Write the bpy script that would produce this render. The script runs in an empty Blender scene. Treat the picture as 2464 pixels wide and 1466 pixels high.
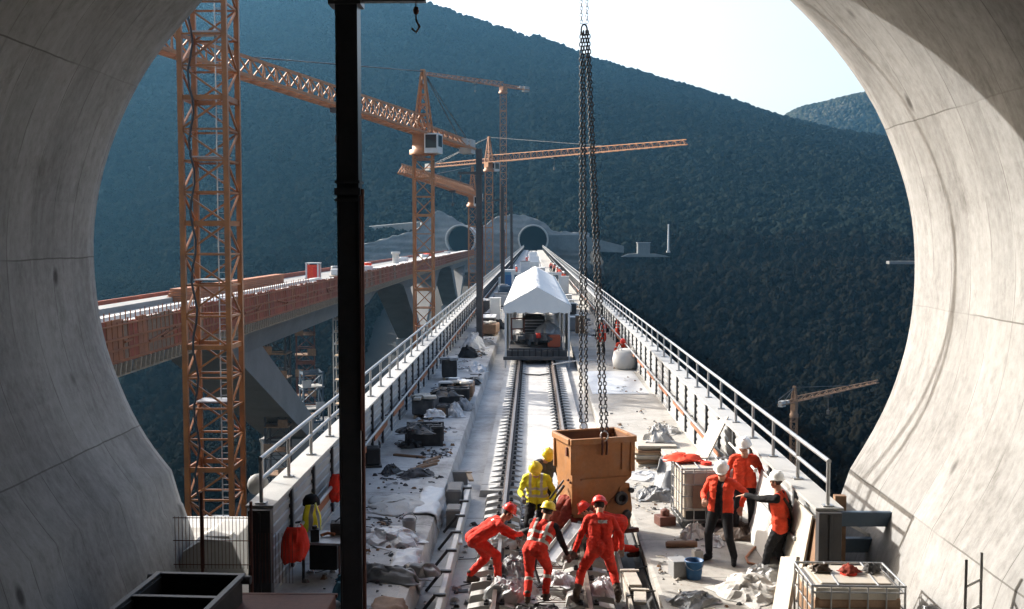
import bpy, math, random
import numpy as np
from mathutils import Vector, Matrix, noise as mnoise
random.seed(7)
S = bpy.context.scene
COL = S.collection
R = math.radians
F, PX, PY = 2600.0, 1232.0, 733.0          # focal length and centre of the photograph in its own pixels
CAMZ = 5.6
YAW, PITCH = math.atan(50 / F), math.atan(161 / F)
_cm = Matrix.Rotation(YAW, 3, 'Z') @ Matrix.Rotation(math.pi / 2 - PITCH, 3, 'X')

def ray(px, py):
    return _cm @ Vector(((px - PX) / F, (PY - py) / F, -1.0))
def G(px, py, z=0.0):                       # where the ground at height z lies
    r = ray(px, py); t = (z - CAMZ) / r.z
    return Vector((r.x * t, r.y * t, z))
def D(px, py, d):                           # point at distance d along the viaduct
    r = ray(px, py); t = d / r.y
    return Vector((r.x * t, d, CAMZ + r.z * t))

# ------------------------------------------------------------------ materials
MATS = {}
def lin(c):
    return tuple((v / 12.92 if v <= 0.04045 else ((v + 0.055) / 1.055) ** 2.4) for v in (c[0] / 255, c[1] / 255, c[2] / 255))
class NT:
    def __init__(s, name):
        m = bpy.data.materials.new(name); m.use_nodes = True
        s.m = m; s.t = m.node_tree; s.n = s.t.nodes; s.l = s.t.links
        s.b = s.n['Principled BSDF']
        s._tc = None
    def tc(s, out='Object'):
        if s._tc is None: s._tc = s.n.new('ShaderNodeTexCoord')
        return s._tc.outputs[out]
    def mapped(s, scale, src=None, rot=(0, 0, 0)):
        mp = s.n.new('ShaderNodeMapping'); mp.inputs['Scale'].default_value = scale; mp.inputs['Rotation'].default_value = rot
        s.l.new(src if src is not None else s.tc(), mp.inputs['Vector']); return mp.outputs[0]
    def noise(s, scale, vec=None, detail=4, rough=0.55, out='Fac'):
        n = s.n.new('ShaderNodeTexNoise'); n.inputs['Scale'].default_value = scale
        n.inputs['Detail'].default_value = detail; n.inputs['Roughness'].default_value = rough
        s.l.new(vec if vec is not None else s.tc(), n.inputs['Vector']); return n.outputs[out]
    def ramp(s, fac, stops):
        r = s.n.new('ShaderNodeValToRGB'); e = r.color_ramp.elements
        while len(e) < len(stops): e.new(0.5)
        for k, (p, c) in enumerate(stops):
            e[k].position = p; e[k].color = (c[0], c[1], c[2], 1) if hasattr(c, '__len__') else (c, c, c, 1)
        s.l.new(fac, r.inputs[0]); return r.outputs[0]
    def mix(s, fac, a, b, mode='MIX'):
        m = s.n.new('ShaderNodeMix'); m.data_type = 'RGBA'; m.blend_type = mode
        for k, v in ((0, fac), (6, a), (7, b)):
            if hasattr(v, 'is_output'): s.l.new(v, m.inputs[k])
            elif k == 0: m.inputs[0].default_value = v
            else: m.inputs[k].default_value = (*v[:3], 1)
        return m.outputs[2]
    def math(s, op, a, b=0.0, c=0.0):
        m = s.n.new('ShaderNodeMath'); m.operation = op
        for k, v in enumerate((a, b, c)):
            if hasattr(v, 'is_output'): s.l.new(v, m.inputs[k])
            else: m.inputs[k].default_value = v
        return m.outputs[0]
    def bump(s, h, strength=0.3, dist=0.02):
        b = s.n.new('ShaderNodeBump'); b.inputs['Strength'].default_value = strength; b.inputs['Distance'].default_value = dist
        s.l.new(h, b.inputs['Height']); s.l.new(b.outputs[0], s.b.inputs['Normal'])
    def done(s, col=None, rough=0.7, metal=0.0, spec=0.4):
        if col is not None:
            if hasattr(col, 'is_output'): s.l.new(col, s.b.inputs['Base Color'])
            else: s.b.inputs['Base Color'].default_value = (*col[:3], 1)
        if hasattr(rough, 'is_output'): s.l.new(rough, s.b.inputs['Roughness'])
        else: s.b.inputs['Roughness'].default_value = rough
        s.b.inputs['Metallic'].default_value = metal
        s.b.inputs['Specular IOR Level'].default_value = spec
        MATS[s.m.name] = s.m; return s.m

def simple(name, c, rough=0.7, metal=0.0, var=0.25, scale=3.0, dirt=None, dirt_amt=0.5, bump=0.0, spec=0.4, bscale=None):
    """A weathered plain surface: base colour varied by two noises, dirt in patches."""
    if max(c) > 0.3 and not name.startswith(('hivis', 'hat', 'skin')): c = tuple(v * 0.62 for v in c)   # weathered, never paper white
    t = NT(name)
    a = t.noise(scale, detail=5); b = t.noise(scale * 9, detail=3)
    f = t.math('ADD', t.math('MULTIPLY', a, 0.7), t.math('MULTIPLY', b, 0.3))
    lo = tuple(v * (1 - var) for v in c); hi = tuple(min(0.95, v * (1 + var * 0.7)) for v in c)
    col = t.ramp(f, [(0.32, lo), (0.68, hi)])
    if dirt is not None:
        g = t.noise(scale * 0.9, detail=8, rough=0.7)
        k = t.ramp(g, [(0.48, 0.0), (0.48 + 0.25, dirt_amt)])
        col = t.mix(k, col, dirt)
    if bump: t.bump(t.noise(bscale or scale * 6, detail=6), bump, 0.02)
    return t.done(col, rough, metal, spec)

W = simple
W('concrete_deck', (0.50, 0.485, 0.455), 0.9, var=0.25, scale=0.9, dirt=(0.28, 0.26, 0.235), dirt_amt=0.7, bump=0.25)
W('concrete_slab', (0.66, 0.645, 0.61), 0.85, var=0.12, scale=1.2, dirt=(0.45, 0.43, 0.40), dirt_amt=0.55, bump=0.15)
W('concrete_pale', (0.56, 0.55, 0.52), 0.85, var=0.18, scale=1.5, dirt=(0.33, 0.32, 0.30), dirt_amt=0.5, bump=0.2)
W('concrete_grey', (0.19, 0.187, 0.18), 0.9, var=0.2, scale=0.25, dirt=(0.2, 0.195, 0.185), dirt_amt=0.5)
W('shotcrete', (0.135, 0.14, 0.137), 0.95, var=0.35, scale=0.12, dirt=(0.07, 0.075, 0.065), dirt_amt=0.6, bump=0.5, bscale=0.3)
W('galvanised', (0.50, 0.51, 0.52), 0.42, 0.65, var=0.16, scale=4, dirt=(0.36, 0.35, 0.33), dirt_amt=0.4)
W('barrier_panel', (0.46, 0.47, 0.475), 0.55, 0.25, var=0.15, scale=1.2, dirt=(0.30, 0.29, 0.27), dirt_amt=0.4)
W('barrier_cap', (0.52, 0.515, 0.495), 0.6, 0.1, var=0.1, scale=2, dirt=(0.45, 0.44, 0.41), dirt_amt=0.4)
W('dark_steel', (0.045, 0.047, 0.05), 0.5, 0.3, var=0.3, scale=2.5, dirt=(0.09, 0.06, 0.045), dirt_amt=0.4)
W('post_steel', (0.085, 0.09, 0.097), 0.5, 0.3, var=0.25, scale=2.5, dirt=(0.12, 0.10, 0.085), dirt_amt=0.4)
W('pole_black', (0.048, 0.049, 0.052), 0.36, 0.2, var=0.35, scale=1.2, dirt=(0.085, 0.068, 0.055), dirt_amt=0.6)
W('blue_steel', (0.045, 0.075, 0.11), 0.5, 0.2, var=0.3, scale=2.5, dirt=(0.08, 0.07, 0.06), dirt_amt=0.4)
W('sky_blue_paint', (0.12, 0.30, 0.42), 0.5, 0.1, var=0.2, scale=2)
W('crane_orange', (0.26, 0.088, 0.020), 0.42, 0.1, var=0.35, scale=0.9, dirt=(0.12, 0.055, 0.028), dirt_amt=0.75)
W('crane_ochre', (0.30, 0.125, 0.045), 0.55, 0.1, var=0.2, scale=0.8, dirt=(0.26, 0.15, 0.08), dirt_amt=0.5)
W('crane_white', (0.75, 0.75, 0.73), 0.45, 0.0, var=0.1, scale=2)
W('cab_glass', (0.012, 0.018, 0.022), 0.08, 0.0, var=0.2, scale=1)
W('rust_form', (0.27, 0.055, 0.020), 0.75, 0.05, var=0.35, scale=0.5, dirt=(0.13, 0.045, 0.028), dirt_amt=0.7)
W('rust_rib', (0.44, 0.15, 0.055), 0.75, 0.05, var=0.3, scale=0.8, dirt=(0.22, 0.09, 0.05), dirt_amt=0.6)
W('rust_brown', (0.11, 0.04, 0.028), 0.7, 0.1, var=0.4, scale=1.6, dirt=(0.05, 0.025, 0.02), dirt_amt=0.7, bump=0.2)
W('skip_orange', (0.45, 0.195, 0.058), 0.55, 0.05, var=0.28, scale=1.9, dirt=(0.26, 0.17, 0.11), dirt_amt=0.85, bump=0.15)
W('skip_inside', (0.17, 0.075, 0.035), 0.8, 0.1, var=0.3, scale=2.5, dirt=(0.10, 0.06, 0.045), dirt_amt=0.7)
W('tyre_rubber', (0.016, 0.016, 0.017), 0.85, var=0.3, scale=5)
W('black_plastic', (0.014, 0.0145, 0.016), 0.6, var=0.4, scale=4, dirt=(0.06, 0.056, 0.05), dirt_amt=0.5)
W('dark_grey_stuff', (0.05, 0.05, 0.052), 0.85, var=0.4, scale=4, dirt=(0.13, 0.12, 0.11), dirt_amt=0.6)
W('grey_paint', (0.22, 0.225, 0.23), 0.6, var=0.2, scale=3, dirt=(0.12, 0.11, 0.10), dirt_amt=0.5)
W('white_paint', (0.76, 0.755, 0.73), 0.55, var=0.1, scale=3, dirt=(0.5, 0.47, 0.42), dirt_amt=0.4)
W('tent_fabric', (0.82, 0.82, 0.80), 0.6, var=0.05, scale=1.0, dirt=(0.66, 0.64, 0.6), dirt_amt=0.35)
W('plastic_sheet', (0.70, 0.71, 0.72), 0.35, var=0.15, scale=3, dirt=(0.42, 0.41, 0.39), dirt_amt=0.5)
W('sheet_grey', (0.30, 0.31, 0.32), 0.5, var=0.3, scale=4, dirt=(0.14, 0.135, 0.13), dirt_amt=0.6)
W('bigbag', (0.66, 0.64, 0.60), 0.8, var=0.12, scale=4, dirt=(0.42, 0.39, 0.35), dirt_amt=0.4, bump=0.2)
W('ladder_pale', (0.62, 0.60, 0.56), 0.5, 0.1, var=0.2, scale=6)
W('wood_pale', (0.52, 0.39, 0.26), 0.75, var=0.25, scale=5, dirt=(0.26, 0.18, 0.115), dirt_amt=0.6)
W('wood_form', (0.60, 0.55, 0.47), 0.7, var=0.2, scale=5, dirt=(0.34, 0.29, 0.23), dirt_amt=0.5)
W('wood_dark', (0.20, 0.115, 0.065), 0.75, var=0.35, scale=5, dirt=(0.09, 0.055, 0.035), dirt_amt=0.6)
W('rail_steel', (0.28, 0.235, 0.20), 0.38, 0.5, var=0.25, scale=3, dirt=(0.16, 0.10, 0.065), dirt_amt=0.6)
W('rail_web', (0.07, 0.05, 0.04), 0.75, 0.2, var=0.3, scale=3)
W('sleeper_concrete', (0.54, 0.53, 0.50), 0.85, var=0.18, scale=5, dirt=(0.3, 0.28, 0.26), dirt_amt=0.5)
W('fastener', (0.035, 0.033, 0.032), 0.6, 0.3, var=0.3, scale=8)
W('ibc_plastic', (0.62, 0.57, 0.49), 0.45, var=0.1, scale=3, dirt=(0.40, 0.30, 0.20), dirt_amt=0.55)
W('ibc_liquid', (0.27, 0.165, 0.10), 0.5, var=0.3, scale=3, dirt=(0.17, 0.10, 0.065), dirt_amt=0.6)
W('ibc_plate', (0.17, 0.10, 0.065), 0.5, var=0.15, scale=6)
W('blue_bucket', (0.02, 0.085, 0.20), 0.45, var=0.2, scale=5, dirt=(0.12, 0.14, 0.16), dirt_amt=0.4)
W('teal_cloth', (0.13, 0.38, 0.52), 0.7, var=0.2, scale=6)
W('hose_orange', (0.42, 0.16, 0.07), 0.6, var=0.2, scale=6)
W('hivis_red', (0.62, 0.036, 0.020), 0.85, var=0.3, scale=5, dirt=(0.20, 0.055, 0.040), dirt_amt=0.8, spec=0.2)
W('hivis_orange', (0.66, 0.062, 0.026), 0.8, var=0.25, scale=6, dirt=(0.32, 0.06, 0.035), dirt_amt=0.6, spec=0.2)
W('hivis_yellow', (0.64, 0.58, 0.03), 0.75, var=0.15, scale=9, dirt=(0.42, 0.36, 0.04), dirt_amt=0.4, spec=0.2)
W('dark_red_cloth', (0.20, 0.035, 0.022), 0.85, var=0.3, scale=9, spec=0.2)
W('reflective', (0.62, 0.60, 0.54), 0.35, var=0.12, scale=12)
W('cloth_black', (0.017, 0.017, 0.019), 0.9, var=0.4, scale=9, spec=0.15)
W('cloth_grey', (0.085, 0.09, 0.095), 0.9, var=0.3, scale=9, spec=0.15)
W('jeans', (0.04, 0.065, 0.11), 0.9, var=0.3, scale=12, spec=0.15)
W('skin', (0.45, 0.24, 0.16), 0.6, var=0.12, scale=12)
W('hair_dark', (0.022, 0.016, 0.012), 0.7, var=0.3, scale=30)
W('leather', (0.055, 0.034, 0.022), 0.7, var=0.4, scale=10)
W('glove', (0.16, 0.14, 0.12), 0.85, var=0.3, scale=14)
W('hat_red', (0.62, 0.035, 0.02), 0.28, var=0.1, scale=8)
W('hat_yellow', (0.75, 0.55, 0.03), 0.28, var=0.1, scale=8)
W('hat_white', (0.82, 0.82, 0.80), 0.28, var=0.05, scale=8)
W('scaffold_white', (0.55, 0.55, 0.53), 0.6, var=0.3, scale=0.5, dirt=(0.3, 0.27, 0.23), dirt_amt=0.5)
W('asphalt_pale', (0.16, 0.26, 0.25), 0.9, var=0.2, scale=0.1)
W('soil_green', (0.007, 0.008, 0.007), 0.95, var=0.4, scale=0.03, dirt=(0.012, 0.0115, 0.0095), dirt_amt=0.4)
W('tunnel_shade', (0.01, 0.01, 0.01), 0.95, var=0.2, scale=0.3)  # black stands in for the unlit depth of the tunnels

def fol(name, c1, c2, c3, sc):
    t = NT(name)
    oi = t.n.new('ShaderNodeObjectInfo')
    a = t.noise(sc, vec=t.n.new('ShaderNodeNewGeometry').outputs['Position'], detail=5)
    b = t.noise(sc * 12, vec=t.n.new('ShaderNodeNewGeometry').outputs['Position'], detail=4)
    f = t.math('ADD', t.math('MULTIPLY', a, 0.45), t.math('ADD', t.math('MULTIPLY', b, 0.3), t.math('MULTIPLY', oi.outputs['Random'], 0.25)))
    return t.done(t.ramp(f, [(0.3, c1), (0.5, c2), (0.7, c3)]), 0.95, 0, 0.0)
fol('forest_far_shade', (0.006, 0.009, 0.0085), (0.009, 0.0125, 0.011), (0.015, 0.0175, 0.014), 0.02)  # near-black foliage: the hillside's shade is put into its colour
fol('forest_sunlit', (0.020, 0.026, 0.018), (0.045, 0.050, 0.036), (0.095, 0.092, 0.072), 0.012)  # paler foliage: the sun on this hill is put into its colour
fol('forest_near_shade', (0.004, 0.0044, 0.004), (0.0065, 0.007, 0.0058), (0.011, 0.0102, 0.008), 0.05)  # darkest foliage, with the shade of the backlit slope in its colour

def lining():
    """Board-marked tunnel concrete in (arc length, depth) coordinates: streaks round the ring, board seams, pour joints, tie holes, stains."""
    t = NT('tunnel_concrete')
    uv = t.tc('UV')
    sep = t.n.new('ShaderNodeSeparateXYZ'); t.l.new(uv, sep.inputs[0]); U, V = sep.outputs[0], sep.outputs[1]
    big = t.noise(0.35, vec=uv, detail=6, rough=0.6)
    streak = t.noise(1.0, vec=t.mapped((0.7, 4.5, 1), uv), detail=8, rough=0.68)
    fine = t.noise(6, vec=t.mapped((0.9, 1.3, 1), uv), detail=9, rough=0.72)
    f = t.math('ADD', t.math('MULTIPLY', big, 0.40), t.math('ADD', t.math('MULTIPLY', streak, 0.22), t.math('MULTIPLY', fine, 0.38)))
    col = t.ramp(f, [(0.38, (0.145, 0.139, 0.131)), (0.49, (0.232, 0.228, 0.221)), (0.60, (0.30, 0.297, 0.289))])
    # every board and lift a little lighter or darker than the next
    wn = t.n.new('ShaderNodeTexWhiteNoise'); wn.noise_dimensions = '2D'
    cb_ = t.n.new('ShaderNodeCombineXYZ'); t.l.new(t.math('FLOOR', t.math('MULTIPLY', V, 1 / 0.74)), cb_.inputs[0]); t.l.new(t.math('FLOOR', t.math('ADD', t.math('MULTIPLY', U, 1 / 3.05), 0.16)), cb_.inputs[1])
    t.l.new(cb_.outputs[0], wn.inputs['Vector'])
    col = t.mix(1.0, col, t.ramp(wn.outputs['Value'], [(0.0, 0.80), (1.0, 1.0)]), 'MULTIPLY')
    # dark damp stains
    st = t.ramp(t.noise(1.1, vec=t.mapped((0.8, 1.3, 1), uv), detail=10, rough=0.78), [(0.54, 0.0), (0.74, 0.7)])
    col = t.mix(st, col, (0.065, 0.058, 0.05))
    # board seams round the ring
    jit = t.math('MULTIPLY', t.noise(0.8, vec=uv, detail=2), 0.12)
    fr = t.math('FRACT', t.math('ADD', t.math('MULTIPLY', V, 1 / 0.74), jit))
    seam = t.math('MULTIPLY', t.math('LESS_THAN', fr, 0.022), t.ramp(t.noise(1.3, vec=t.mapped((0.5, 1.0, 1), uv), detail=4), [(0.42, 0.0), (0.56, 0.8)]))
    col = t.mix(seam, col, (0.075, 0.068, 0.06))
    # long pour joints
    jw = t.math('MULTIPLY', t.math('SUBTRACT', t.noise(1.1, vec=uv, detail=5), 0.5), 0.06)
    fj = t.math('FRACT', t.math('ADD', t.math('MULTIPLY', t.math('ADD', U, jw), 1 / 3.05), 0.16))
    jn = t.math('MULTIPLY', t.math('LESS_THAN', fj, 0.0075), t.ramp(t.noise(0.22, vec=uv, detail=2), [(0.40, 0.25), (0.50, 0.85)]))
    col = t.mix(jn, col, (0.06, 0.055, 0.048))
    pour = t.math('MULTIPLY', t.math('LESS_THAN', fj, 0.3), t.math('MULTIPLY', streak, 0.25))
    col = t.mix(pour, col, (0.29, 0.285, 0.27))
    # tie holes on a loose grid
    vo = t.n.new('ShaderNodeTexVoronoi'); vo.feature = 'F1'; vo.inputs['Scale'].default_value = 1.0; vo.inputs['Randomness'].default_value = 0.75
    t.l.new(t.mapped((0.72, 1.15, 1), uv), vo.inputs['Vector'])
    hole = t.ramp(vo.outputs['Distance'], [(0.06, 0.9), (0.135, 0.0)])
    col = t.mix(hole, col, (0.045, 0.04, 0.035))
    h = t.math('SUBTRACT', t.math('ADD', t.math('MULTIPLY', fine, 0.5), t.math('MULTIPLY', streak, 0.5)), t.math('ADD', t.math('MULTIPLY', seam, 0.6), t.math('MULTIPLY', jn, 0.8)))
    t.bump(h, 0.4, 0.03)
    return t.done(col, 0.88, 0, 0.25)
lining()

# ------------------------------------------------------------------ mesh building
class MB:
    def __init__(s): s.v = []; s.f = []; s.m = []; s.sm = []
    def add(s, vs, fs, mi=0, smooth=False):
        o = len(s.v); s.v.extend([tuple(p) for p in vs])
        for f in fs: s.f.append(tuple(i + o for i in f)); s.m.append(mi); s.sm.append(smooth)
        return s
    def box(s, c, d, rz=0.0, mi=0, M=None):
        hx, hy, hz = d[0] / 2, d[1] / 2, d[2] / 2
        M = M or Matrix.Rotation(rz, 3, 'Z'); c = Vector(c)
        vs = [c + M @ Vector((x * hx, y * hy, z * hz)) for z in (-1, 1) for y in (-1, 1) for x in (-1, 1)]
        return s.add(vs, [(0, 2, 3, 1), (4, 5, 7, 6), (0, 1, 5, 4), (2, 6, 7, 3), (0, 4, 6, 2), (1, 3, 7, 5)], mi)
    def bar(s, p, q, w, h=None, mi=0, up=(0, 0, 1)):
        p, q = Vector(p), Vector(q); h = h or w; d = q - p; L = d.length
        if L < 1e-6: return s
        d.normalize(); u = Vector(up)
        if abs(d.dot(u)) > 0.98: u = Vector((0, 1, 0))
        x = d.cross(u).normalized(); z = x.cross(d)
        M = Matrix((x, d, z)).transposed()
        return s.box((p + q) / 2, (w, L, h), M=M, mi=mi)
    def tube(s, pts, r, n=8, mi=0, cap=True):
        pts = [Vector(p) for p in pts]; rr = r if hasattr(r, '__len__') else [r] * len(pts)
        vs = []; fs = []; pu = None
        for k, p in enumerate(pts):
            d = (pts[min(k + 1, len(pts) - 1)] - pts[max(k - 1, 0)]).normalized()
            if pu is None:
                u = Vector((0, 0, 1)) if abs(d.z) < 0.9 else Vector((1, 0, 0))
            else: u = pu
            x = d.cross(u)
            if x.length < 1e-5: x = d.cross(Vector((0.3, 1, 0.2)))
            x.normalize(); y = x.cross(d).normalized(); pu = y
            for j in range(n):
                a = 2 * math.pi * j / n
                vs.append(p + (x * math.cos(a) + y * math.sin(a)) * rr[k])
        for k in range(len(pts) - 1):
            for j in range(n):
                a, b = k * n + j, k * n + (j + 1) % n
                fs.append((a, b, b + n, a + n))
        s.add(vs, fs, mi, True)
        if cap:
            m = len(pts) - 1
            s.add(vs[:n], [tuple(range(n - 1, -1, -1))], mi); s.add(vs[m * n:], [tuple(range(n))], mi)
        return s
    def lathe(s, prof, n=16, mi=0, M=None, off=(0, 0, 0), cap=True):
        M = M or Matrix.Identity(3); off = Vector(off); vs = []; fs = []
        for r, z in prof:
            for j in range(n):
                a = 2 * math.pi * j / n; vs.append(off + M @ Vector((r * math.cos(a), r * math.sin(a), z)))
        for k in range(len(prof) - 1):
            for j in range(n):
                a, b = k * n + j, k * n + (j + 1) % n; fs.append((a, b, b + n, a + n))
        s.add(vs, fs, mi, True)
        if cap:
            m = len(prof) - 1
            s.add(vs[:n], [tuple(range(n - 1, -1, -1))], mi); s.add(vs[m * n:], [tuple(range(n))], mi)
        return s
    def prism(s, poly, axis, a, b, mi=0):
        """Extrude a 2-D outline along an axis: 'x' takes (y,z), 'y' takes (x,z), 'z' takes (x,y)."""
        def P(p, t): return {'x': (t, p[0], p[1]), 'y': (p[0], t, p[1]), 'z': (p[0], p[1], t)}[axis]
        n = len(poly); vs = [P(p, a) for p in poly] + [P(p, b) for p in poly]
        fs = [tuple(range(n)), tuple(range(2 * n - 1, n - 1, -1))] + [(i, i + n, (i + 1) % n + n, (i + 1) % n) for i in range(n)]
        return s.add(vs, fs, mi)
    def build(s, name, mats, parent=None, loc=(0, 0, 0), bevel=0.0, fix=True):
        me = bpy.data.meshes.new(name)
        me.from_pydata(s.v, [], s.f)
        mats = mats if isinstance(mats, (list, tuple)) else [mats]
        for m in mats: me.materials.append(MATS[m] if isinstance(m, str) else m)
        me.polygons.foreach_set('material_index', s.m); me.polygons.foreach_set('use_smooth', s.sm)
        if fix:
            import bmesh
            bm = bmesh.new(); bm.from_mesh(me); bmesh.ops.recalc_face_normals(bm, faces=bm.faces); bm.to_mesh(me); bm.free()
        me.update()
        o = bpy.data.objects.new(name, me); COL.objects.link(o); o.location = loc
        if parent: o.parent = parent
        if bevel:
            b = o.modifiers.new('Bevel', 'BEVEL'); b.width = bevel; b.segments = 2; b.limit_method = 'ANGLE'
        return o

def tag(o, label=None, cat=None, group=None, kind=None):
    if label: o['label'] = label
    if cat: o['category'] = cat
    if group: o['group'] = group
    if kind: o['kind'] = kind
    return o
def thing(name, label, cat, loc=(0, 0, 0), rz=0.0, group=None):
    o = bpy.data.objects.new(name, None); COL.objects.link(o); o.empty_display_size = 0.3
    o.location = loc; o.rotation_euler.z = rz
    return tag(o, label, cat, group)
def dup(o, parent=None, loc=None, rz=None, label=None, group=None):
    c = o.copy(); COL.objects.link(c)
    if parent is not None: c.parent = parent
    if loc is not None: c.location = loc
    if rz is not None: c.rotation_euler.z = rz
    if label: c['label'] = label
    if group: c['group'] = group
    for ch in list(o.children): dup(ch, c)
    return c
def structure(o): o['kind'] = 'structure'; return o
def fbm(x, y, z=0.0, o=4): return mnoise.fractal(Vector((x, y, z)), 0.9, 2.0, o)
# ------------------------------------------------------------------ camera, sun, sky, air
cam = bpy.data.cameras.new('camera'); co = bpy.data.objects.new('camera', cam); COL.objects.link(co)
cam.sensor_width = 36; cam.lens = 36 * F / 2464; cam.clip_end = 6000; cam.clip_start = 0.1
co.location = (0, 0, CAMZ); co.rotation_euler = (math.pi / 2 - PITCH, 0, YAW)
S.camera = co
SUN_EL, SUN_AZ = R(29), math.atan2(-0.85, 0.55)        # sun ahead to the left
sd = Vector((math.sin(SUN_AZ) * math.cos(SUN_EL), math.cos(SUN_AZ) * math.cos(SUN_EL), math.sin(SUN_EL)))
sl = bpy.data.lights.new('sun', 'SUN'); sl.energy = 3.7; sl.angle = R(0.5); sl.color = (1.0, 0.96, 0.90)
so = bpy.data.objects.new('sun', sl); COL.objects.link(so); so.rotation_euler = sd.to_track_quat('Z', 'Y').to_euler(); so.location = (-40, 40, 60)
wd = bpy.data.worlds.new('World'); S.world = wd; wd.use_nodes = True
sk = wd.node_tree.nodes.new('ShaderNodeTexSky'); sk.sky_type = 'NISHITA'; sk.sun_disc = False
sk.sun_elevation = SUN_EL; sk.sun_rotation = SUN_AZ % (2 * math.pi); sk.air_density = 1.0; sk.dust_density = 5.0
bg = wd.node_tree.nodes['Background']; bg.inputs[1].default_value = 0.15
wd.node_tree.links.new(sk.outputs[0], bg.inputs[0])
S.view_settings.view_transform = 'Standard'; S.view_settings.look = 'None'; S.view_settings.gamma = 1
S.view_settings.exposure = 1.45
S.cycles.max_bounces = 8; S.cycles.diffuse_bounces = 3; S.cycles.volume_bounces = 0; S.cycles.use_denoising = True
S.cycles.sample_clamp_indirect = 8

hz = NT('haze_air'); hz.n.remove(hz.b)
pv = hz.n.new('ShaderNodeVolumePrincipled'); pv.inputs['Color'].default_value = (0.18, 0.47, 0.76, 1)
pv.inputs['Density'].default_value = 0.000098; pv.inputs['Anisotropy'].default_value = 0.55
hz.l.new(pv.outputs[0], hz.n['Material Output'].inputs['Volume'])
try: hz.m.cycles.homogeneous_volume = True
except Exception: pass
MATS['haze_air'] = hz.m
tag(MB().box((0, 1105, 155), (2900, 2390, 490)).build('haze', 'haze_air'), 'pale blue haze lying in the whole valley', 'haze', kind='stuff')

# ------------------------------------------------------------------ terrain
def sstep(a, b, x):
    t = np.clip((x - a) / (b - a), 0, 1); return t * t * (3 - 2 * t)
def wob(x, y, s):                             # cheap smooth noise on arrays
    return (np.sin(x / s + 1.3 * np.sin(y / s * 0.7 + 1)) + np.sin(y / s * 1.1 + 1.7 * np.sin(x / s * 0.6 + 2)) + 0.6 * np.sin((x + y) / s * 1.9 + 0.4)) / 2.6
RX = [-1400, -420, -130, 80, 200, 290, 390, 540, 900, 1400]
RZ = [345, 345, 300, 226, 190, 160, 132, 105, 80, 70]
def H(x, y):
    x = np.asarray(x, float); y = np.asarray(y, float)
    floor = -46 + 6 * wob(x, y, 90) + 9 * sstep(40, 260, x) * sstep(500, 250, y)
    lo = np.where(x < 0, -17 + 0 * x, -13 + 0 * x)
    base = floor + (lo - floor) * sstep(300, 480, y) + 5.5 * sstep(490, 540, y)
    ridge = np.interp(x, RX, RZ)
    t = np.clip((y - 500) / 900, 0, 1.0)
    back = np.clip((y - 1400) / 900, 0, 1)
    m = (ridge + 12) * (t ** 1.08) * (1 - 0.55 * back) + t * (1 - t) * (42 * wob(x, y, 150) + 16 * wob(x, y, 55))
    far = sstep(1500, 1950, y) * (250 + 0.24 * (x - 475)) * sstep(250, 480, x)
    far = far - sstep(2000, 2500, y) * 60
    z = base + m
    z = np.where(y > 1400, np.maximum(z, far - 20), z)
    # gentle hillside on the right of the viaduct
    z = z + 14 * sstep(60, 330, x) * sstep(560, 420, y) + 0.9 * wob(x, y, 17)
    # the ground under the near abutment
    return z
xs = np.concatenate([np.linspace(-1400, -320, 40), np.linspace(-310, 430, 110), np.linspace(450, 1400, 50)])
ys = np.concatenate([np.linspace(-70, 600, 110), np.linspace(612, 1500, 80), np.linspace(1520, 2250, 45)])
gx, gy = np.meshgrid(xs, ys); gz = H(gx, gy)
nv = gx.size; nx = len(xs)
idx = np.arange(nv).reshape(len(ys), nx)
quads = np.stack([idx[:-1, :-1], idx[:-1, 1:], idx[1:, 1:], idx[1:, :-1]], -1).reshape(-1, 4)
mb = MB(); mb.v = list(map(tuple, np.stack([gx, gy, gz], -1).reshape(-1, 3))); mb.f = [tuple(q) for q in quads.tolist()]
mb.m = [0] * len(mb.f); mb.sm = [True] * len(mb.f)
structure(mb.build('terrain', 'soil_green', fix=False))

# roads cut into the far slope, left of the portals
def strip(name, pts, w, mat, lift=0.6):
    mb = MB(); vs = []; fs = []
    for k, (x, y, z) in enumerate(pts):
        vs += [(x, y - w / 2, z + lift), (x, y + w / 2, z + lift + 0.12 * w), (x, y - w / 2 - 0.3, z - 4), (x, y + w / 2 + 0.3, z - 4)]
    for k in range(len(pts) - 1):
        a = 4 * k; fs += [(a, a + 4, a + 5, a + 1), (a + 2, a + 6, a + 4, a), (a + 1, a + 5, a + 7, a + 3)]
    mb.add(vs, fs); return structure(mb.build(name, mat))
def along(pxs, d0, d1, n=24):
    out = []
    for k in range(n):
        u = k / (n - 1); px = np.interp(u, np.linspace(0, 1, len(pxs)), [p[0] for p in pxs]); py = np.interp(u, np.linspace(0, 1, len(pxs)), [p[1] for p in pxs])
        out.append(tuple(D(px, py, d0 + (d1 - d0) * u)))
    return out
road_a = along([(560, 648), (720, 622), (860, 596), (1040, 572)], 545, 530)
road_b = along([(200, 612), (400, 600), (640, 572), (860, 558), (1010, 545)], 640, 560)
strip('road', road_a, 9, 'shotcrete'); strip('road', road_b, 2.5, 'shotcrete', 2.2)
q = D(2200, 632, 330); structure(MB().box((q.x, 330, q.z), (16, 3, 0.9)).build('path', 'shotcrete'))

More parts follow.
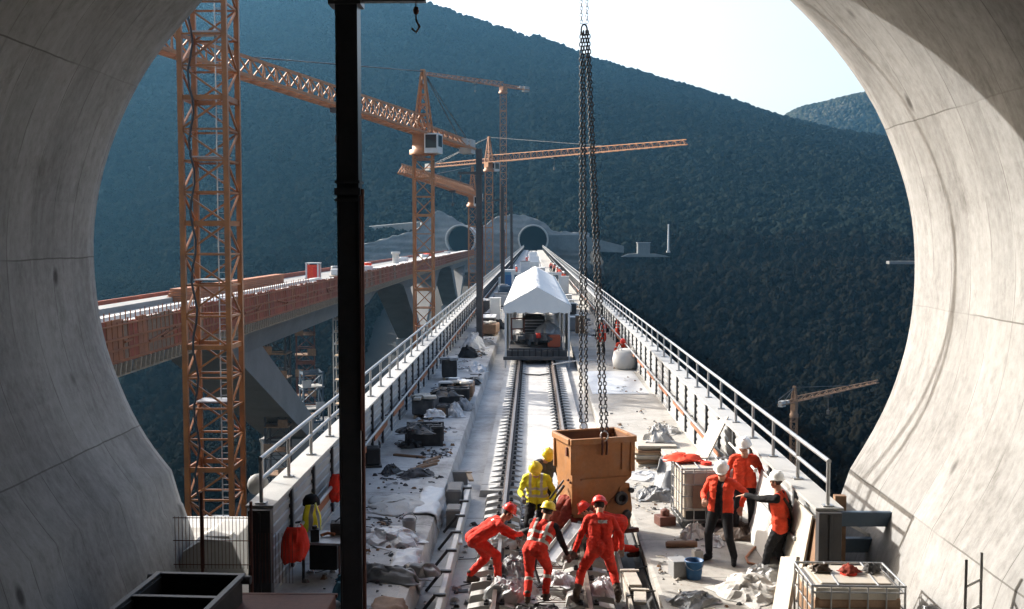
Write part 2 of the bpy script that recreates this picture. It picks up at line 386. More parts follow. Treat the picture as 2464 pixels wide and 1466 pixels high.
# ------------------------------------------------------------------ forest (one mass), leaf clumps instanced on scattered points
def blob_tree(name, seed):
    """Geometry nodes: lumpy crowns on the object's own points, size and turn from stored attributes."""
    g = bpy.data.node_groups.new(name, 'GeometryNodeTree')
    g.interface.new_socket('Geometry', in_out='INPUT', socket_type='NodeSocketGeometry')
    g.interface.new_socket('Geometry', in_out='OUTPUT', socket_type='NodeSocketGeometry')
    N, L = g.nodes, g.links
    gi, go = N.new('NodeGroupInput'), N.new('NodeGroupOutput')
    m2p = N.new('GeometryNodeMeshToPoints'); L.new(gi.outputs[0], m2p.inputs['Mesh'])
    join = N.new('GeometryNodeGeometryToInstance')
    for k in range(4):
        ico = N.new('GeometryNodeMeshIcoSphere'); ico.inputs['Radius'].default_value = 1.0; ico.inputs['Subdivisions'].default_value = 4
        pos = N.new('GeometryNodeInputPosition')
        no = N.new('ShaderNodeTexNoise'); no.inputs['Scale'].default_value = 2.2; no.inputs['Detail'].default_value = 4; no.inputs['Roughness'].default_value = 0.6
        ad = N.new('ShaderNodeVectorMath'); ad.operation = 'ADD'; ad.inputs[1].default_value = (7.3 * k + seed, 3.1 * k, 1.7 * k)
        L.new(pos.outputs[0], ad.inputs[0]); L.new(ad.outputs[0], no.inputs['Vector'])
        mr = N.new('ShaderNodeMapRange'); mr.inputs['From Min'].default_value = 0.3; mr.inputs['From Max'].default_value = 0.7; mr.inputs['To Min'].default_value = 0.6; mr.inputs['To Max'].default_value = 1.25
        L.new(no.outputs['Fac'], mr.inputs['Value'])
        sc = N.new('ShaderNodeVectorMath'); sc.operation = 'SCALE'; L.new(pos.outputs[0], sc.inputs[0]); L.new(mr.outputs[0], sc.inputs['Scale'])
        sp = N.new('GeometryNodeSetPosition'); L.new(ico.outputs['Mesh'], sp.inputs['Geometry']); L.new(sc.outputs[0], sp.inputs['Position'])
        sm = N.new('GeometryNodeSetMaterial'); sm.name = 'mat%d' % k; ss = N.new('GeometryNodeSetShadeSmooth'); L.new(sp.outputs[0], ss.inputs['Geometry']); L.new(ss.outputs[0], sm.inputs['Geometry'])
        L.new(sm.outputs[0], join.inputs[0])
    iop = N.new('GeometryNodeInstanceOnPoints'); iop.inputs['Pick Instance'].default_value = True
    L.new(m2p.outputs[0], iop.inputs['Points']); L.new(join.outputs[0], iop.inputs['Instance'])
    for nm, ty, sock in (('scl', 'FLOAT_VECTOR', 'Scale'), ('rot', 'FLOAT_VECTOR', 'Rotation'), ('var', 'INT', 'Instance Index')):
        at = N.new('GeometryNodeInputNamedAttribute'); at.data_type = ty; at.inputs['Name'].default_value = nm
        L.new(at.outputs['Attribute'], iop.inputs[sock])
    L.new(iop.outputs[0], go.inputs[0])
    return g
def forest(name, label, pts, scl, mat, seed):
    me = bpy.data.meshes.new(name); me.vertices.add(len(pts)); me.vertices.foreach_set('co', np.asarray(pts, np.float32).ravel())
    rng = np.random.default_rng(seed)
    a = me.attributes.new('scl', 'FLOAT_VECTOR', 'POINT'); a.data.foreach_set('vector', np.asarray(scl, np.float32).ravel())
    rot = np.zeros((len(pts), 3), np.float32); rot[:, 2] = rng.uniform(0, 6.28, len(pts)); rot[:, 0] = rng.normal(0, 0.15, len(pts))
    a = me.attributes.new('rot', 'FLOAT_VECTOR', 'POINT'); a.data.foreach_set('vector', rot.ravel())
    a = me.attributes.new('var', 'INT', 'POINT'); a.data.foreach_set('value', rng.integers(0, 4, len(pts)).astype(np.int32))
    me.materials.append(MATS[mat])
    o = bpy.data.objects.new(name, me); COL.objects.link(o)
    md = o.modifiers.new('crowns', 'NODES'); md.node_group = blob_tree(name + '_nodes', seed)
    for n in md.node_group.nodes:
        if n.bl_idname == 'GeometryNodeSetMaterial': n.inputs['Material'].default_value = MATS[mat]
    return tag(o, label, 'forest', kind='stuff')
rng = np.random.default_rng(3)
def scatter(n, x0, x1, y0, y1):
    return rng.uniform(x0, x1, n), rng.uniform(y0, y1, n)
def clear(x, y):
    """True where trees may grow: off the viaducts, the portals' bare slope and the roads."""
    k = ~((x > -60) & (x < 12) & (y < 560)) & ~((x > -66) & (x < 34) & (y > 455) & (y < 545))
    for rd in (road_a,):
        rx = [p[0] for p in rd]; ry = [p[1] for p in rd]
        cy = np.interp(x, rx, ry, left=9e9, right=9e9)
        k &= np.abs(y - cy) > 7
        k &= ~((rd is road_a) & (y < cy) & (y > cy - 14) & (rng.uniform(0, 1, x.size) < 0.7))
    return k
x, y = scatter(130000, -760, 760, 520, 1470); vis = (np.abs(x + 30) < 0.62 * y + 60) & clear(x, y); x, y = x[vis], y[vis]
r = rng.uniform(2.2, 4.0, x.size) * rng.choice([1, 1, 1, 0.75, 1.2], x.size)
z = H(x, y) + r * 0.5 + 1.6 * wob(x, y, 31)
forest('forest', 'hazy wooded mountainside rising behind the far tunnel portals', np.stack([x, y, z], -1), np.stack([r, r, r * rng.uniform(0.8, 1.3, x.size)], -1), 'forest_far_shade', 11)
x, y = scatter(22000, 380, 950, 1450, 2060); r = rng.uniform(2.8, 5.2, x.size); keep = rng.uniform(0, 1, x.size) < 0.75; x, y, r = x[keep], y[keep], r[keep]
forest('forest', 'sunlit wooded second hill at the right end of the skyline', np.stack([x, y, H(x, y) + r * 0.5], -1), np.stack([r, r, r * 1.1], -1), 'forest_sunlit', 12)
x, y = scatter(24000, -360, -66, 300, 560); k_ = np.abs(x) < 0.6 * y + 30; x, y = x[k_], y[k_]; r = rng.uniform(1.5, 3.2, x.size)
forest('forest', 'teal hazy scrub woodland beyond the parallel viaduct', np.stack([x, y, H(x, y) + r * 0.5], -1), np.stack([r, r, r], -1), 'forest_far_shade', 14)
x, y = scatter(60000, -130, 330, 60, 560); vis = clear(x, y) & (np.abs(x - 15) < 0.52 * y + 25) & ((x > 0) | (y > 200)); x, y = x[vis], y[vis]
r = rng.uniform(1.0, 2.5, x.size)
forest('forest', 'dark winter woodland on the shaded slope beside the viaduct', np.stack([x, y, H(x, y) + r * 0.5 + rng.uniform(0, 4, x.size)], -1), np.stack([r, r, r * rng.uniform(0.9, 1.6, x.size)], -1), 'forest_near_shade', 13)
# ------------------------------------------------------------------ the near tunnel mouth
YR = 18.5
LP = [(437, 1200), (413, 1131)]
LC = [(413, 1131), (391, 1105), (353, 1054), (317, 991), (290, 928), (266, 866), (246, 800), (233, 722), (226, 665), (223, 610), (226, 542), (235.5, 455), (249, 400), (268, 346), (293, 284), (317, 229), (353, 169), (388, 117), (489, 0)]
RC = [(2045.5, 1128), (2075.5, 1082), (2103, 1035), (2131, 984), (2157, 913), (2176, 851), (2191, 790), (2198, 736), (2202, 641), (2202, 603), (2195.5, 524), (2182, 455), (2165, 405), (2150, 359), (2132, 310), (2110, 261), (2079.5, 212), (2055, 178), (2009, 117), (1954, 52), (1901, 1.5)]
def to_xz(p): q = D(p[0], p[1], YR); return (q.x, q.z)
def smooth_curve(pts, step=0.22):
    out = []
    P = [Vector(p) for p in pts]
    for k in range(len(P) - 1):
        p0, p1, p2, p3 = P[max(k - 1, 0)], P[k], P[k + 1], P[min(k + 2, len(P) - 1)]
        n = max(1, int((p2 - p1).length / step))
        for j in range(n):
            t = j / n
            out.append(0.5 * ((2 * p1) + (p2 - p0) * t + (2 * p0 - 5 * p1 + 4 * p2 - p3) * t * t + (3 * p1 - p0 - 3 * p2 + p3) * t ** 3))
    out.append(P[-1]); return [tuple(v) for v in out]
def relax(pts, it=3):
    for _ in range(it):
        pts = [pts[0]] + [((a[0] + 2 * b[0] + c[0]) / 4, (a[1] + 2 * b[1] + c[1]) / 4) for a, b, c in zip(pts, pts[1:], pts[2:])] + [pts[-1]]
    return pts
lc = relax(smooth_curve([to_xz(p) for p in LC])); rc = relax(smooth_curve([to_xz(p) for p in RC]))
arc = []
cx, cy, rr = 1195, 732, 1018
a0, a1 = math.atan2(-732, 489 - cx), math.atan2(-730, 1901 - cx)
for k in range(1, 30):
    a = a0 + (a1 - a0) * k / 30; arc.append(to_xz((cx + rr * math.cos(a), cy + rr * math.sin(a))))
lf = [to_xz((480, 1330)), to_xz((441, 1213))]; rf = [to_xz((1975, 1330)), to_xz((2013, 1213))]
low_l = [(lf[0][0] + 0.05, -1.0), lf[0], lf[1], (to_xz((436, 1207))[0], to_xz((436, 1207))[1])]
low_r = [(rf[0][0] - 0.05, -1.0), rf[0], rf[1], (to_xz((2018, 1207))[0], to_xz((2018, 1207))[1])]
prof = low_l + lc + arc + list(reversed(rc)) + list(reversed(low_r))
cen = Vector((sum(p[0] for p in prof) / len(prof), 5.2))
NP = len(prof)
ctop = min(range(NP), key=lambda i: -prof[i][1])
us = [0.0]
for a, b in zip(prof, prof[1:]): us.append(us[-1] + math.hypot(a[0] - b[0], a[1] - b[1]))
def nearest_u(px, py):
    q = to_xz((px, py)); i = min(range(NP), key=lambda i: (prof[i][0] - q[0]) ** 2 + (prof[i][1] - q[1]) ** 2); return us[i]
uj_l, uj_r = nearest_u(224, 612), nearest_u(2132, 310)
ysec = [YR, 18.2, 17.6, 17, 16, 15, 14, 13, 12, 10, 8, 5, 0, -8, -20, -40, -60]
tv = []; tf = []
for yy in ysec:
    for (x, z) in prof: tv.append((x, yy, z))
for k in range(len(ysec) - 1):
    for i in range(NP - 1):
        tf.append((k * NP + i, k * NP + i + 1, (k + 1) * NP + i + 1, (k + 1) * NP + i))
ni = len(tf)
off = len(tv)
for yy in (YR, -60):
    for (x, z) in prof:
        d = (Vector((x, z)) - cen); d = d.normalized() * 0.9; tv.append((x + d.x, yy, z + d.y))
for i in range(NP - 1):
    tf.append((i, off + i, off + i + 1, i + 1))
    tf.append((off + i, off + NP + i, off + NP + i + 1, off + i + 1))
tun = thing('tunnel', 'huge round concrete tunnel mouth framing the whole view', 'tunnel', (0, YR, 0))
capn = list(range(NP))
mb = MB(); mb.v = tv; mb.f = tf; mb.m = [0] * len(tf); mb.sm = [True] * ni + [False] * (len(tf) - ni)
lining_o = mb.build('lining', 'tunnel_concrete', fix=False)
lining_o.parent = tun; lining_o.matrix_parent_inverse = Matrix.Translation((0, -YR, 0))
MB().prism([(p_[0], p_[1]) for p_ in prof], 'y', -60.4, -60.02).build('rear_light_block', 'tunnel_shade', tun).matrix_parent_inverse = Matrix.Translation((0, -YR, 0))  # unseen cap added to keep sky light out of the rear end
uvl = lining_o.data.uv_layers.new(name='UVMap')
for pi, p in enumerate(lining_o.data.polygons):
    for li in p.loop_indices:
        vi = lining_o.data.loops[li].vertex_index
        i = (vi % NP) if vi < off else ((vi - off) % NP)
        first = tf[pi][0]; fi = (first % NP) if first < off else ((first - off) % NP)
        u = us[i] - (uj_l if fi < ctop else uj_r) - 0.16 * 3.05 + 30.5
        uvl.data[li].uv = (u, tv[vi][1] + 100)

# ------------------------------------------------------------------ our viaduct
def deck_mat(name, c, pitch, dirt, damt):
    t = NT(name); P = t.n.new('ShaderNodeNewGeometry').outputs['Position']
    sep = t.n.new('ShaderNodeSeparateXYZ'); t.l.new(P, sep.inputs[0])
    a = t.noise(0.7, vec=P, detail=7, rough=0.62); b = t.noise(5, vec=P, detail=5)
    f = t.math('ADD', t.math('MULTIPLY', a, 0.65), t.math('MULTIPLY', b, 0.35))
    col = t.ramp(f, [(0.34, tuple(v * 0.72 for v in c)), (0.5, c), (0.66, tuple(min(0.9, v * 1.16) for v in c))])
    k = t.ramp(t.noise(0.55, vec=t.mapped((1.3, 0.7, 1), P), detail=9, rough=0.72), [(0.50, 0.0), (0.72, damt)])
    col = t.mix(k, col, dirt)
    sp = t.ramp(t.noise(16, vec=P, detail=3), [(0.64, 0.0), (0.72, 0.6)]); col = t.mix(sp, col, tuple(v * 0.6 for v in dirt))
    fr = t.math('FRACT', t.math('ADD', t.math('MULTIPLY', sep.outputs[1], 1 / pitch), t.math('MULTIPLY', t.noise(1.5, vec=P, detail=2), 0.015)))
    col = t.mix(t.math('MULTIPLY', t.math('LESS_THAN', fr, 0.011), 0.75), col, (0.10, 0.095, 0.09))
    t.bump(f, 0.3, 0.03)
    return t.done(col, 0.88, 0, 0.3)
deck_mat('deck_left', (0.42, 0.408, 0.39), 2.6, (0.13, 0.122, 0.11), 0.9)
deck_mat('deck_right', (0.31, 0.297, 0.272), 2.2, (0.165, 0.143, 0.12), 0.75)
deck_mat('slab_top', (0.41, 0.398, 0.374), 5.1, (0.235, 0.22, 0.198), 0.6)
deck_mat('channel', (0.40, 0.388, 0.368), 4.6, (0.17, 0.155, 0.14), 0.7)
XL, XR = -4.1, 4.42
YE = 495.0
mb = MB()
mb.prism([(XL - 0.25, -0.5), (XL - 0.25, 0), (-2.12, 0), (-1.98, -0.03), (-1.9, -0.5)], 'y', -30, YE); structure(mb.build('walkway', 'deck_left'))
mb = MB()
mb.prism([(2.06, -0.5), (1.99, -0.02), (2.05, 0), (XR + 0.3, 0), (XR + 0.3, -0.5)], 'y', -30, YE); structure(mb.build('walkway', 'deck_right'))
structure(MB().prism([(-1.97, -0.8), (-1.97, -0.45), (2.05, -0.45), (2.05, -0.8)], 'y', -30, YE).build('track_bed', 'channel'))
structure(MB().prism([(-1.25, -0.446), (-1.22, -0.29), (1.52, -0.29), (1.55, -0.446)], 'y', 24.9, YE).build('track_slab', 'slab_top'))
structure(MB().prism([(XL - 0.75, -0.51), (XL - 0.75, -0.9), (-2.6, -1.3), (-2.2, -3.6), (2.5, -3.6), (2.9, -1.3), (XR + 0.75, -0.9), (XR + 0.75, -0.51)], 'y', YR + 0.1, YE).build('bridge_deck', 'concrete_grey'))
structure(MB().box((-5.6, 8.0, -0.3), (2.5, 25.0, 0.59)).box((5.75, 0, -0.3), (2.0, 36.4, 0.59)).build('floor', 'deck_right'))
structure(MB().prism([(18.6, -0.9), (18.6, -6.5), (20.6, -6.5), (21.4, -0.02), (18.6, -0.02)], 'x', -7.4, -4.9).build('abutment', 'concrete_pale'))

# noise barriers with handrails: one thing a side, a part per bay
P0, NB = 1.84, 100
def barrier(sign, x, label):
    y0 = 16.05
    root = thing('noise_barrier', label, 'barrier', (x, y0, 0))
    wave = []
    n = 8
    for k in range(n):
        z0 = 0.06 + k * 1.44 / n; h = 1.44 / n
        wave += [(0.022, z0), (0.022, z0 + h * 0.52), (0.002, z0 + h * 0.62), (0.002, z0 + h * 0.9)]
    wave += [(0.035, 1.50)]
    pr = [(-sign * w[0], w[1]) for w in wave]
    back = [(-sign * -0.07, 1.50), (-sign * -0.07, 0.06)]
    mpan = MB().prism(pr + back, 'y', 0.01, P0 - 0.01)
    mpost = MB().box((-sign * 0.015, 0, 0.80), (0.09, 0.05, 1.49)).box((-sign * 0.066, 0, 0.80), (0.012, 0.10, 1.49))
    mrp = MB().tube([(0, 0, 1.585), (0, 0, 2.28)], 0.03, 8).box((0, 0, 1.60), (0.16, 0.13, 0.02))
    pan = mpan.build('panel', 'barrier_panel', root); post = mpost.build('post', 'post_steel', root); rp = mrp.build('rail_post', 'galvanised', root)
    total = int((YE - y0) / P0)
    for k in range(1, NB):
        for o in (pan, post, rp):
            c = o.copy(); COL.objects.link(c); c.parent = root; c.location = (0, k * P0, 0)
    for src, nm, mt in ((mpan, 'panel', 'barrier_panel'), (mpost, 'post', 'post_steel'), (mrp, 'rail_post', 'galvanised')):
        rest = MB()
        for k in range(NB, total): rest.add([(v[0], v[1] + k * P0, v[2]) for v in src.v], src.f)
        rest.build(nm, mt, root)['kind'] = 'stuff'
    L = YE - y0
    MB().prism([(-0.21, 1.545), (-0.21, 1.585), (0.21, 1.585), (0.21, 1.545)], 'y', -0.12, L).build('cap', 'barrier_cap', root)
    MB().tube([(0, -0.03, 2.27), (0, L, 2.27)], 0.036, 10).build('top_rail', 'galvanised', root)
    MB().tube([(0, 0, 1.95), (0, L, 1.95)], 0.033, 10).build('mid_rail', 'galvanised', root)
    MB().box((-sign * 0.02, -0.14, 0.76), (0.34, 0.2, 1.56)).box((-sign * 0.02, -0.25, 0.76), (0.05, 0.03, 1.5)).build('end_post', 'dark_steel', root, bevel=0.01)
    MB().prism([(-sign * 0.05, 0.0), (-sign * 0.05, 0.055), (sign * 0.2, 0.055), (sign * 0.2, 0.0)], 'y', 0, L).build('base_strip', 'concrete_pale', root)
    return root
barrier(-1, XL, 'shaded ribbed noise barrier with pale cap and handrails beside the black poles')
barrier(1, XR, 'sunlit ribbed noise barrier with white handrails behind the group of three talking workers')
def guard(x, sgn, label, board):
    g = thing('guard_bar', label, 'guard bar', (x, 17, 0))
    MB().tube([(0, 0, 0.82), (0, 260, 0.82)], 0.035, 8).build('bar', 'galvanised', g)
    m = MB()
    for k in range(60): m.bar((0, k * P0 * 2 + 0.9, 0.82), (sgn * 0.14, k * P0 * 2 + 0.9, 0.80), 0.03)
    m.build('bracket', 'dark_steel', g)
    for k in range(26):
        y = 1.9 + k * 3.68; MB().box((sgn * 0.05, y + 1.3, 0.66), (0.03, 2.3, 0.17 if sgn < 0 else 0.08), rz=0.0).build('board', board, g)
guard(XL + 0.24, -1, 'grey bar with rusty boards running along the shaded barrier', 'rust_rib')
guard(XR - 0.24, 1, 'orange bar running along the sunlit barrier', 'hose_orange')

# track
RXC = 0.15
def rail_prof(c):
    return [(c - 0.075, 0), (c + 0.075, 0), (c + 0.075, 0.018), (c + 0.012, 0.035), (c + 0.012, 0.118), (c + 0.036, 0.13), (c + 0.036, 0.165), (c + 0.03, 0.172), (c - 0.03, 0.172), (c - 0.036, 0.165), (c - 0.036, 0.13), (c - 0.012, 0.118), (c - 0.012, 0.035), (c - 0.075, 0.018)]
for c, lb in ((RXC - 0.75, 'steel rail nearer the shaded walkway, running under the tent'), (RXC + 0.75, 'steel rail passing right under the orange concrete skip')):
    r = thing('rail', lb, 'rail', (c, 14, -0.23))
    m = MB().prism(rail_prof(0), 'y', 0, 480); 
    for k in range(len(m.f)): m.m[k] = 0
    m.build('rail_body', 'rail_web', r)
    MB().prism([(-0.035, 0.1725), (0.035, 0.1725), (0.033, 0.178), (-0.033, 0.178)], 'y', 0, 480).build('running_surface', 'rail_steel', r)
def make_sleeper(label, group, lat):
    s = thing('sleeper', label, 'sleeper', group=group)
    for sx in (-1, 1):
        c = sx * 0.80
        m = MB(); w, l, h = 0.42, 0.145, 0.22
        m.add([(c - w, -l, 0), (c + w, -l, 0), (c + w, l, 0), (c - w, l, 0),
               (c - w + 0.05, -l + 0.03, h - 0.045), (c + w - 0.05, -l + 0.03, h - 0.045), (c + w - 0.05, l - 0.03, h - 0.045), (c - w + 0.05, l - 0.03, h - 0.045),
               (c - 0.19 - sx * 0.05, -l + 0.03, h), (c + 0.19 - sx * 0.05, -l + 0.03, h), (c + 0.19 - sx * 0.05, l - 0.03, h), (c - 0.19 - sx * 0.05, l - 0.03, h)],
              [(0, 3, 2, 1), (0, 1, 5, 4), (1, 2, 6, 5), (2, 3, 7, 6), (3, 0, 4, 7), (4, 5, 9, 8), (5, 6, 10, 9), (6, 7, 11, 10), (7, 4, 8, 11), (8, 9, 10, 11)])
        b = m.build('block', 'sleeper_concrete', s, bevel=0.012)
        rx = sx * 0.75
        for q in (-1, 1):
            f = MB()
            f.box((rx + q * 0.125, 0, h + 0.018), (0.08, 0.17, 0.035)).tube([(rx + q * 0.10, -0.03, h + 0.03), (rx + q * 0.15, -0.05, h + 0.055), (rx + q * 0.15, 0.05, h + 0.055), (rx + q * 0.10, 0.03, h + 0.03)], 0.011, 6)
            f.lathe([(0.022, 0), (0.022, 0.03), (0.013, 0.04)], 8, off=(rx + q * 0.125, 0, h + 0.03))
            f.build('fastening', 'fastener', b)
    if lat:
        m = MB()
        for yy in (-0.06, 0.06): m.tube([(-0.45, yy, 0.05), (0.45, yy, 0.05)], 0.008, 6)
        m.tube([(-0.45, 0, 0.14)] + [(-0.45 + 0.09 * k, (0.06 if k % 2 else -0.06) * (k % 2 * 2 - 1) * (1 if k % 2 else 0), 0.14 if k % 2 == 0 else 0.05) for k in range(1, 10)] + [(0.45, 0, 0.14)], 0.006, 5)
        m.build('lattice_girder', 'rust_brown', s)
    return s
sA = make_sleeper('concrete twin-block sleeper set in the white poured slab', 'sleepers set in the poured slab', False)
sA.location = (RXC, 25.2, -0.452)
for k in range(1, 46): dup(sA, None, (RXC, 25.2 + 0.615 * k, -0.452))
sB = make_sleeper('loose twin-block sleeper with dark gaps, not yet cast in concrete', 'loose sleepers at the workers feet', True)
sB.location = (RXC, 13.2, -0.44)
for k in range(1, 19): dup(sB, None, (RXC + random.uniform(-0.015, 0.015), 13.2 + 0.615 * k + random.uniform(-0.02, 0.02), -0.44), random.uniform(-0.008, 0.008))
# shuttering boards beside the unfinished track
fb = thing('shuttering_board', 'long white shuttering board along the unfinished track', 'formwork', (-1.46, 12.5, -0.446))
MB().box((0, 6.1, 0.17), (0.09, 12.2, 0.34)).build('board', 'white_paint', fb, bevel=0.01)
m = MB()
for k in range(10): m.box((-0.02, 0.7 + 1.23 * k, 0.36), (0.2, 0.07, 0.04)).bar((-0.1, 0.7 + 1.23 * k, 0.34), (-0.36, 0.7 + 1.23 * k, 0.01), 0.05)
m.build('clamp', 'dark_steel', fb)
fb = thing('shuttering_board', 'low timber edge board with tie bars beside the dark strip of channel shade', 'formwork', (1.58, 12.5, -0.446))
MB().box((0, 6.0, 0.1), (0.06, 12.0, 0.2)).build('board', 'wood_form', fb, bevel=0.008)
m = MB()
for k in range(9): m.tube([(-0.05, 0.9 + 1.3 * k, 0.215), (0.5, 0.95 + 1.3 * k, 0.31)], 0.012, 6)
m.build('tie_bar', 'fastener', fb)
tag(MB().prism([(1.63, -0.44), (1.63, -0.39), (1.75, -0.36), (1.88, -0.38), (1.97, -0.30), (1.99, -0.30), (1.99, -0.44)], 'y', 11.5, 24.6).build('channel_shade', 'black_plastic'), 'dark strip for the shade in the drain channel beside the sunlit walkway', 'shade strip')  # dark strip added for the shade lying in the channel

# ------------------------------------------------------------------ the parallel viaduct
lv = thing('viaduct', 'parallel concrete viaduct under construction with rusty edge formwork', 'viaduct', (-33, 40, 0))
BX0, BX1 = -39.2, -27.0                   # far and near edge of its deck
def bpart(mb, name, mat):
    o = mb.build(name, mat); o.parent = lv; o.matrix_parent_inverse = Matrix.Translation((33, -40, 0)); return o
piers = [150, 292, 434]
def soffit(y):
    d = min(abs(y - p) for p in piers)
    return -4.3 - 1.9 * math.exp(-((max(0, d - 40)) / 9) ** 2) * (1 if d > 40 else 1) if d > 34 else -4.3 - 1.9 - 0.0 * d
mb = MB(); ysv = list(np.linspace(40, YE, 120))
vs = []; fs = []
for y in ysv:
    s = soffit(y)
    ring = [(BX0, -0.75), (BX1 - 0.1, -0.75), (BX1 - 0.1, -3.1), (-28.6, -3.2), (-29.4, s), (-36.8, s), (-37.6, -3.0), (BX0, -1.3)]
    vs += [(p[0], y, p[1]) for p in ring]
n = 8
for k in range(len(ysv) - 1):
    for j in range(n):
        a, b = k * n + j, k * n + (j + 1) % n; fs.append((a, b, b + n, a + n))
fs += [tuple(range(n)), tuple(range((len(ysv) - 1) * n, len(ysv) * n))]
mb.add(vs, fs); bpart(mb, 'girder', 'concrete_grey')
bpart(MB().prism([(BX0 - 0.05, -1.0), (BX0 - 0.05, -0.12), (BX0 + 0.2, -0.12), (BX0 + 0.2, -1.0)], 'y', 40, YE), 'far_formwork', 'rust_form')
bpart(MB().prism([(BX0 + 1.6, -0.749), (BX0 + 1.6, -0.3), (BX0 + 3.6, -0.3), (BX0 + 3.6, -0.749)], 'y', 40, 150), 'far_kerb', 'concrete_grey')
bpart(MB().prism([(-30.6, -0.749), (-30.6, 0.0), (-29.5, 0.08), (-29.3, -0.749)], 'y', 40, 150).prism([(-28.4, -0.749), (-28.4, -0.08), (-27.35, -0.02), (-27.2, -0.749)], 'y', 40, 180).prism([(-31.2, -0.749), (-31.2, -0.15), (-27.3, -0.1), (-27.2, -0.749)], 'y', 205, YE), 'kerb', 'concrete_slab')
fm = MB(); fm.prism([(BX1 + 0.0, 0.10), (BX1 + 0.09, 0.10), (BX1 + 0.22, -2.55), (BX1 + 0.1, -2.55)], 'y', 40, YE)
r_ = random.Random(9); y = 40.2
while y < 330:
    w_ = r_.choice((1.8, 2.7, 2.7, 0.9)); mi_ = r_.choice((0, 0, 0, 1, 2)); d_ = r_.uniform(0.0, 0.05); t_ = 0.12 + r_.uniform(-0.08, 0.22)
    fm.prism([(BX1 + 0.08, t_), (BX1 + 0.12 + d_, t_), (BX1 + 0.24 + d_, -2.5), (BX1 + 0.2, -2.5)], 'y', y + 0.02, y + w_ - 0.02, mi_)
    if r_.random() < 0.25: fm.bar((BX1 + 0.35, y, -0.9 - 0.7 * r_.random()), (BX1 + 0.35, y + w_ * 1.4, -0.9 - 0.7 * r_.random()), 0.12, mi=1)
    y += w_
bpart(fm, 'formwork_panel', ['rust_form', 'rust_rib', 'wood_dark'])
fw = MB()
for zz, w in ((-0.05, 0.10), (-0.95, 0.14), (-1.65, 0.14), (-2.4, 0.16)): fw.box((BX1 + 0.2 + w * 0.3, (40 + YE) / 2, zz), (w, YE - 40, w))
for k in range(500):
    y = 40.3 + 0.9 * k
    if y > YE: break
    fw.bar((BX1 + 0.16, y, 0.25 + 0.12 * math.sin(k * 2.1)), (BX1 + 0.24, y, -2.5), 0.08, 0.12, up=(0, 1, 0))
    if y < 130: fw.bar((BX1 + 0.02, y, 0.0), (BX1 + 0.02, y, 0.75 + 0.08 * math.sin(k * 1.7)), 0.06)
bpart(fw, 'waler', 'rust_rib')
br = MB()
for k in range(500):
    y = 40.3 + 0.9 * k
    if y > YE: break
    br.bar((BX1 + 0.26, y, -2.48), (BX1 + 0.16, y, -3.3), 0.30, 0.16, up=(0, 1, 0)) if k % 7 else br.bar((BX1 + 0.3, y, -2.6), (BX1 + 0.2, y, -3.2), 0.2, 0.1, up=(0, 1, 0))
    br.bar((BX1 + 0.0, y, -3.35), (BX1 - 1.2, y, -3.7), 0.10, 0.12, up=(0, 1, 0))
br.box((BX1 + 0.05, (40 + YE) / 2, -3.4), (0.12, YE - 40, 0.12))
bpart(br, 'bracket', 'wood_pale')
for p in piers:
    for sg in ((-1,) if p == 150 else (-1, 1)):
        m = MB(); x0, x1 = -36.2, -29.4
        yt0, yt1 = p + sg * 46, p + sg * 35; yb0, yb1 = p + sg * 8, p + sg * 0.2
        m.add([(x0, yt0, -5.5), (x1, yt0, -5.5), (x1, yt1, -5.5), (x0, yt1, -5.5), (x0 + .6, yb0, -21), (x1 - .3, yb0, -21), (x1 - .3, yb1, -21), (x0 + .6, yb1, -21)],
              [(0, 1, 2, 3), (4, 7, 6, 5), (0, 4, 5, 1), (1, 5, 6, 2), (2, 6, 7, 3), (3, 7, 4, 0)])
        bpart(m, 'pier_leg', 'concrete_grey')
    bpart(MB().prism([(-36, p - 9), (-29.5, p - 9), (-29.5, p + 9), (-36, p + 9)], 'z', -60, -21), 'pier', 'concrete_grey')

# things standing on that deck
def deckbox(px, py, d, sz, mat, name, label, cat, roof=None):
    b = D(px, py, d); t = thing(name, label, cat, (b.x, d, -0.75))
    MB().box((0, 0, sz[2] / 2), sz).build('shell', mat, t, bevel=0.03)
    MB().box((0, 0, sz[2] + 0.06), (sz[0] * 1.06, sz[1] * 1.06, 0.12)).box((0, 0, 0.05), (sz[0] * 1.04, sz[1] * 1.04, 0.1)).build('frame', roof or 'galvanised', t)
    return t
t = thing('mobile_toilet', 'small orange toilet cabin in a pale frame on the parallel viaduct', 'cabin', (-32.0, 157, -0.75))
MB().box((0, 0, 1.25), (1.5, 1.5, 2.3)).build('shell', 'hivis_orange', t, bevel=0.04)
m = MB()
for sx in (-1, 1):
    for sy in (-1, 1): m.box((sx * 0.85, sy * 0.85, 1.3), (0.22, 0.22, 2.6))
m.box((0, 0, 2.66), (2.0, 2.0, 0.12)); m.build('frame', 'crane_white', t); MB().box((0.5, -0.78, 1.15), (0.7, 0.04, 1.9)).build('door', 'hivis_red', t)
t = thing('formwork_stack', 'long orange stack of formwork beams lying on the parallel viaduct', 'formwork', (-35.5, 128, -0.75))
m = MB()
for k in range(5): m.box((0.06 * k, 0, 0.15 + 0.26 * k), (1.6 - 0.1 * k, 44, 0.22))
m.build('beam_layer', 'rust_rib', t)
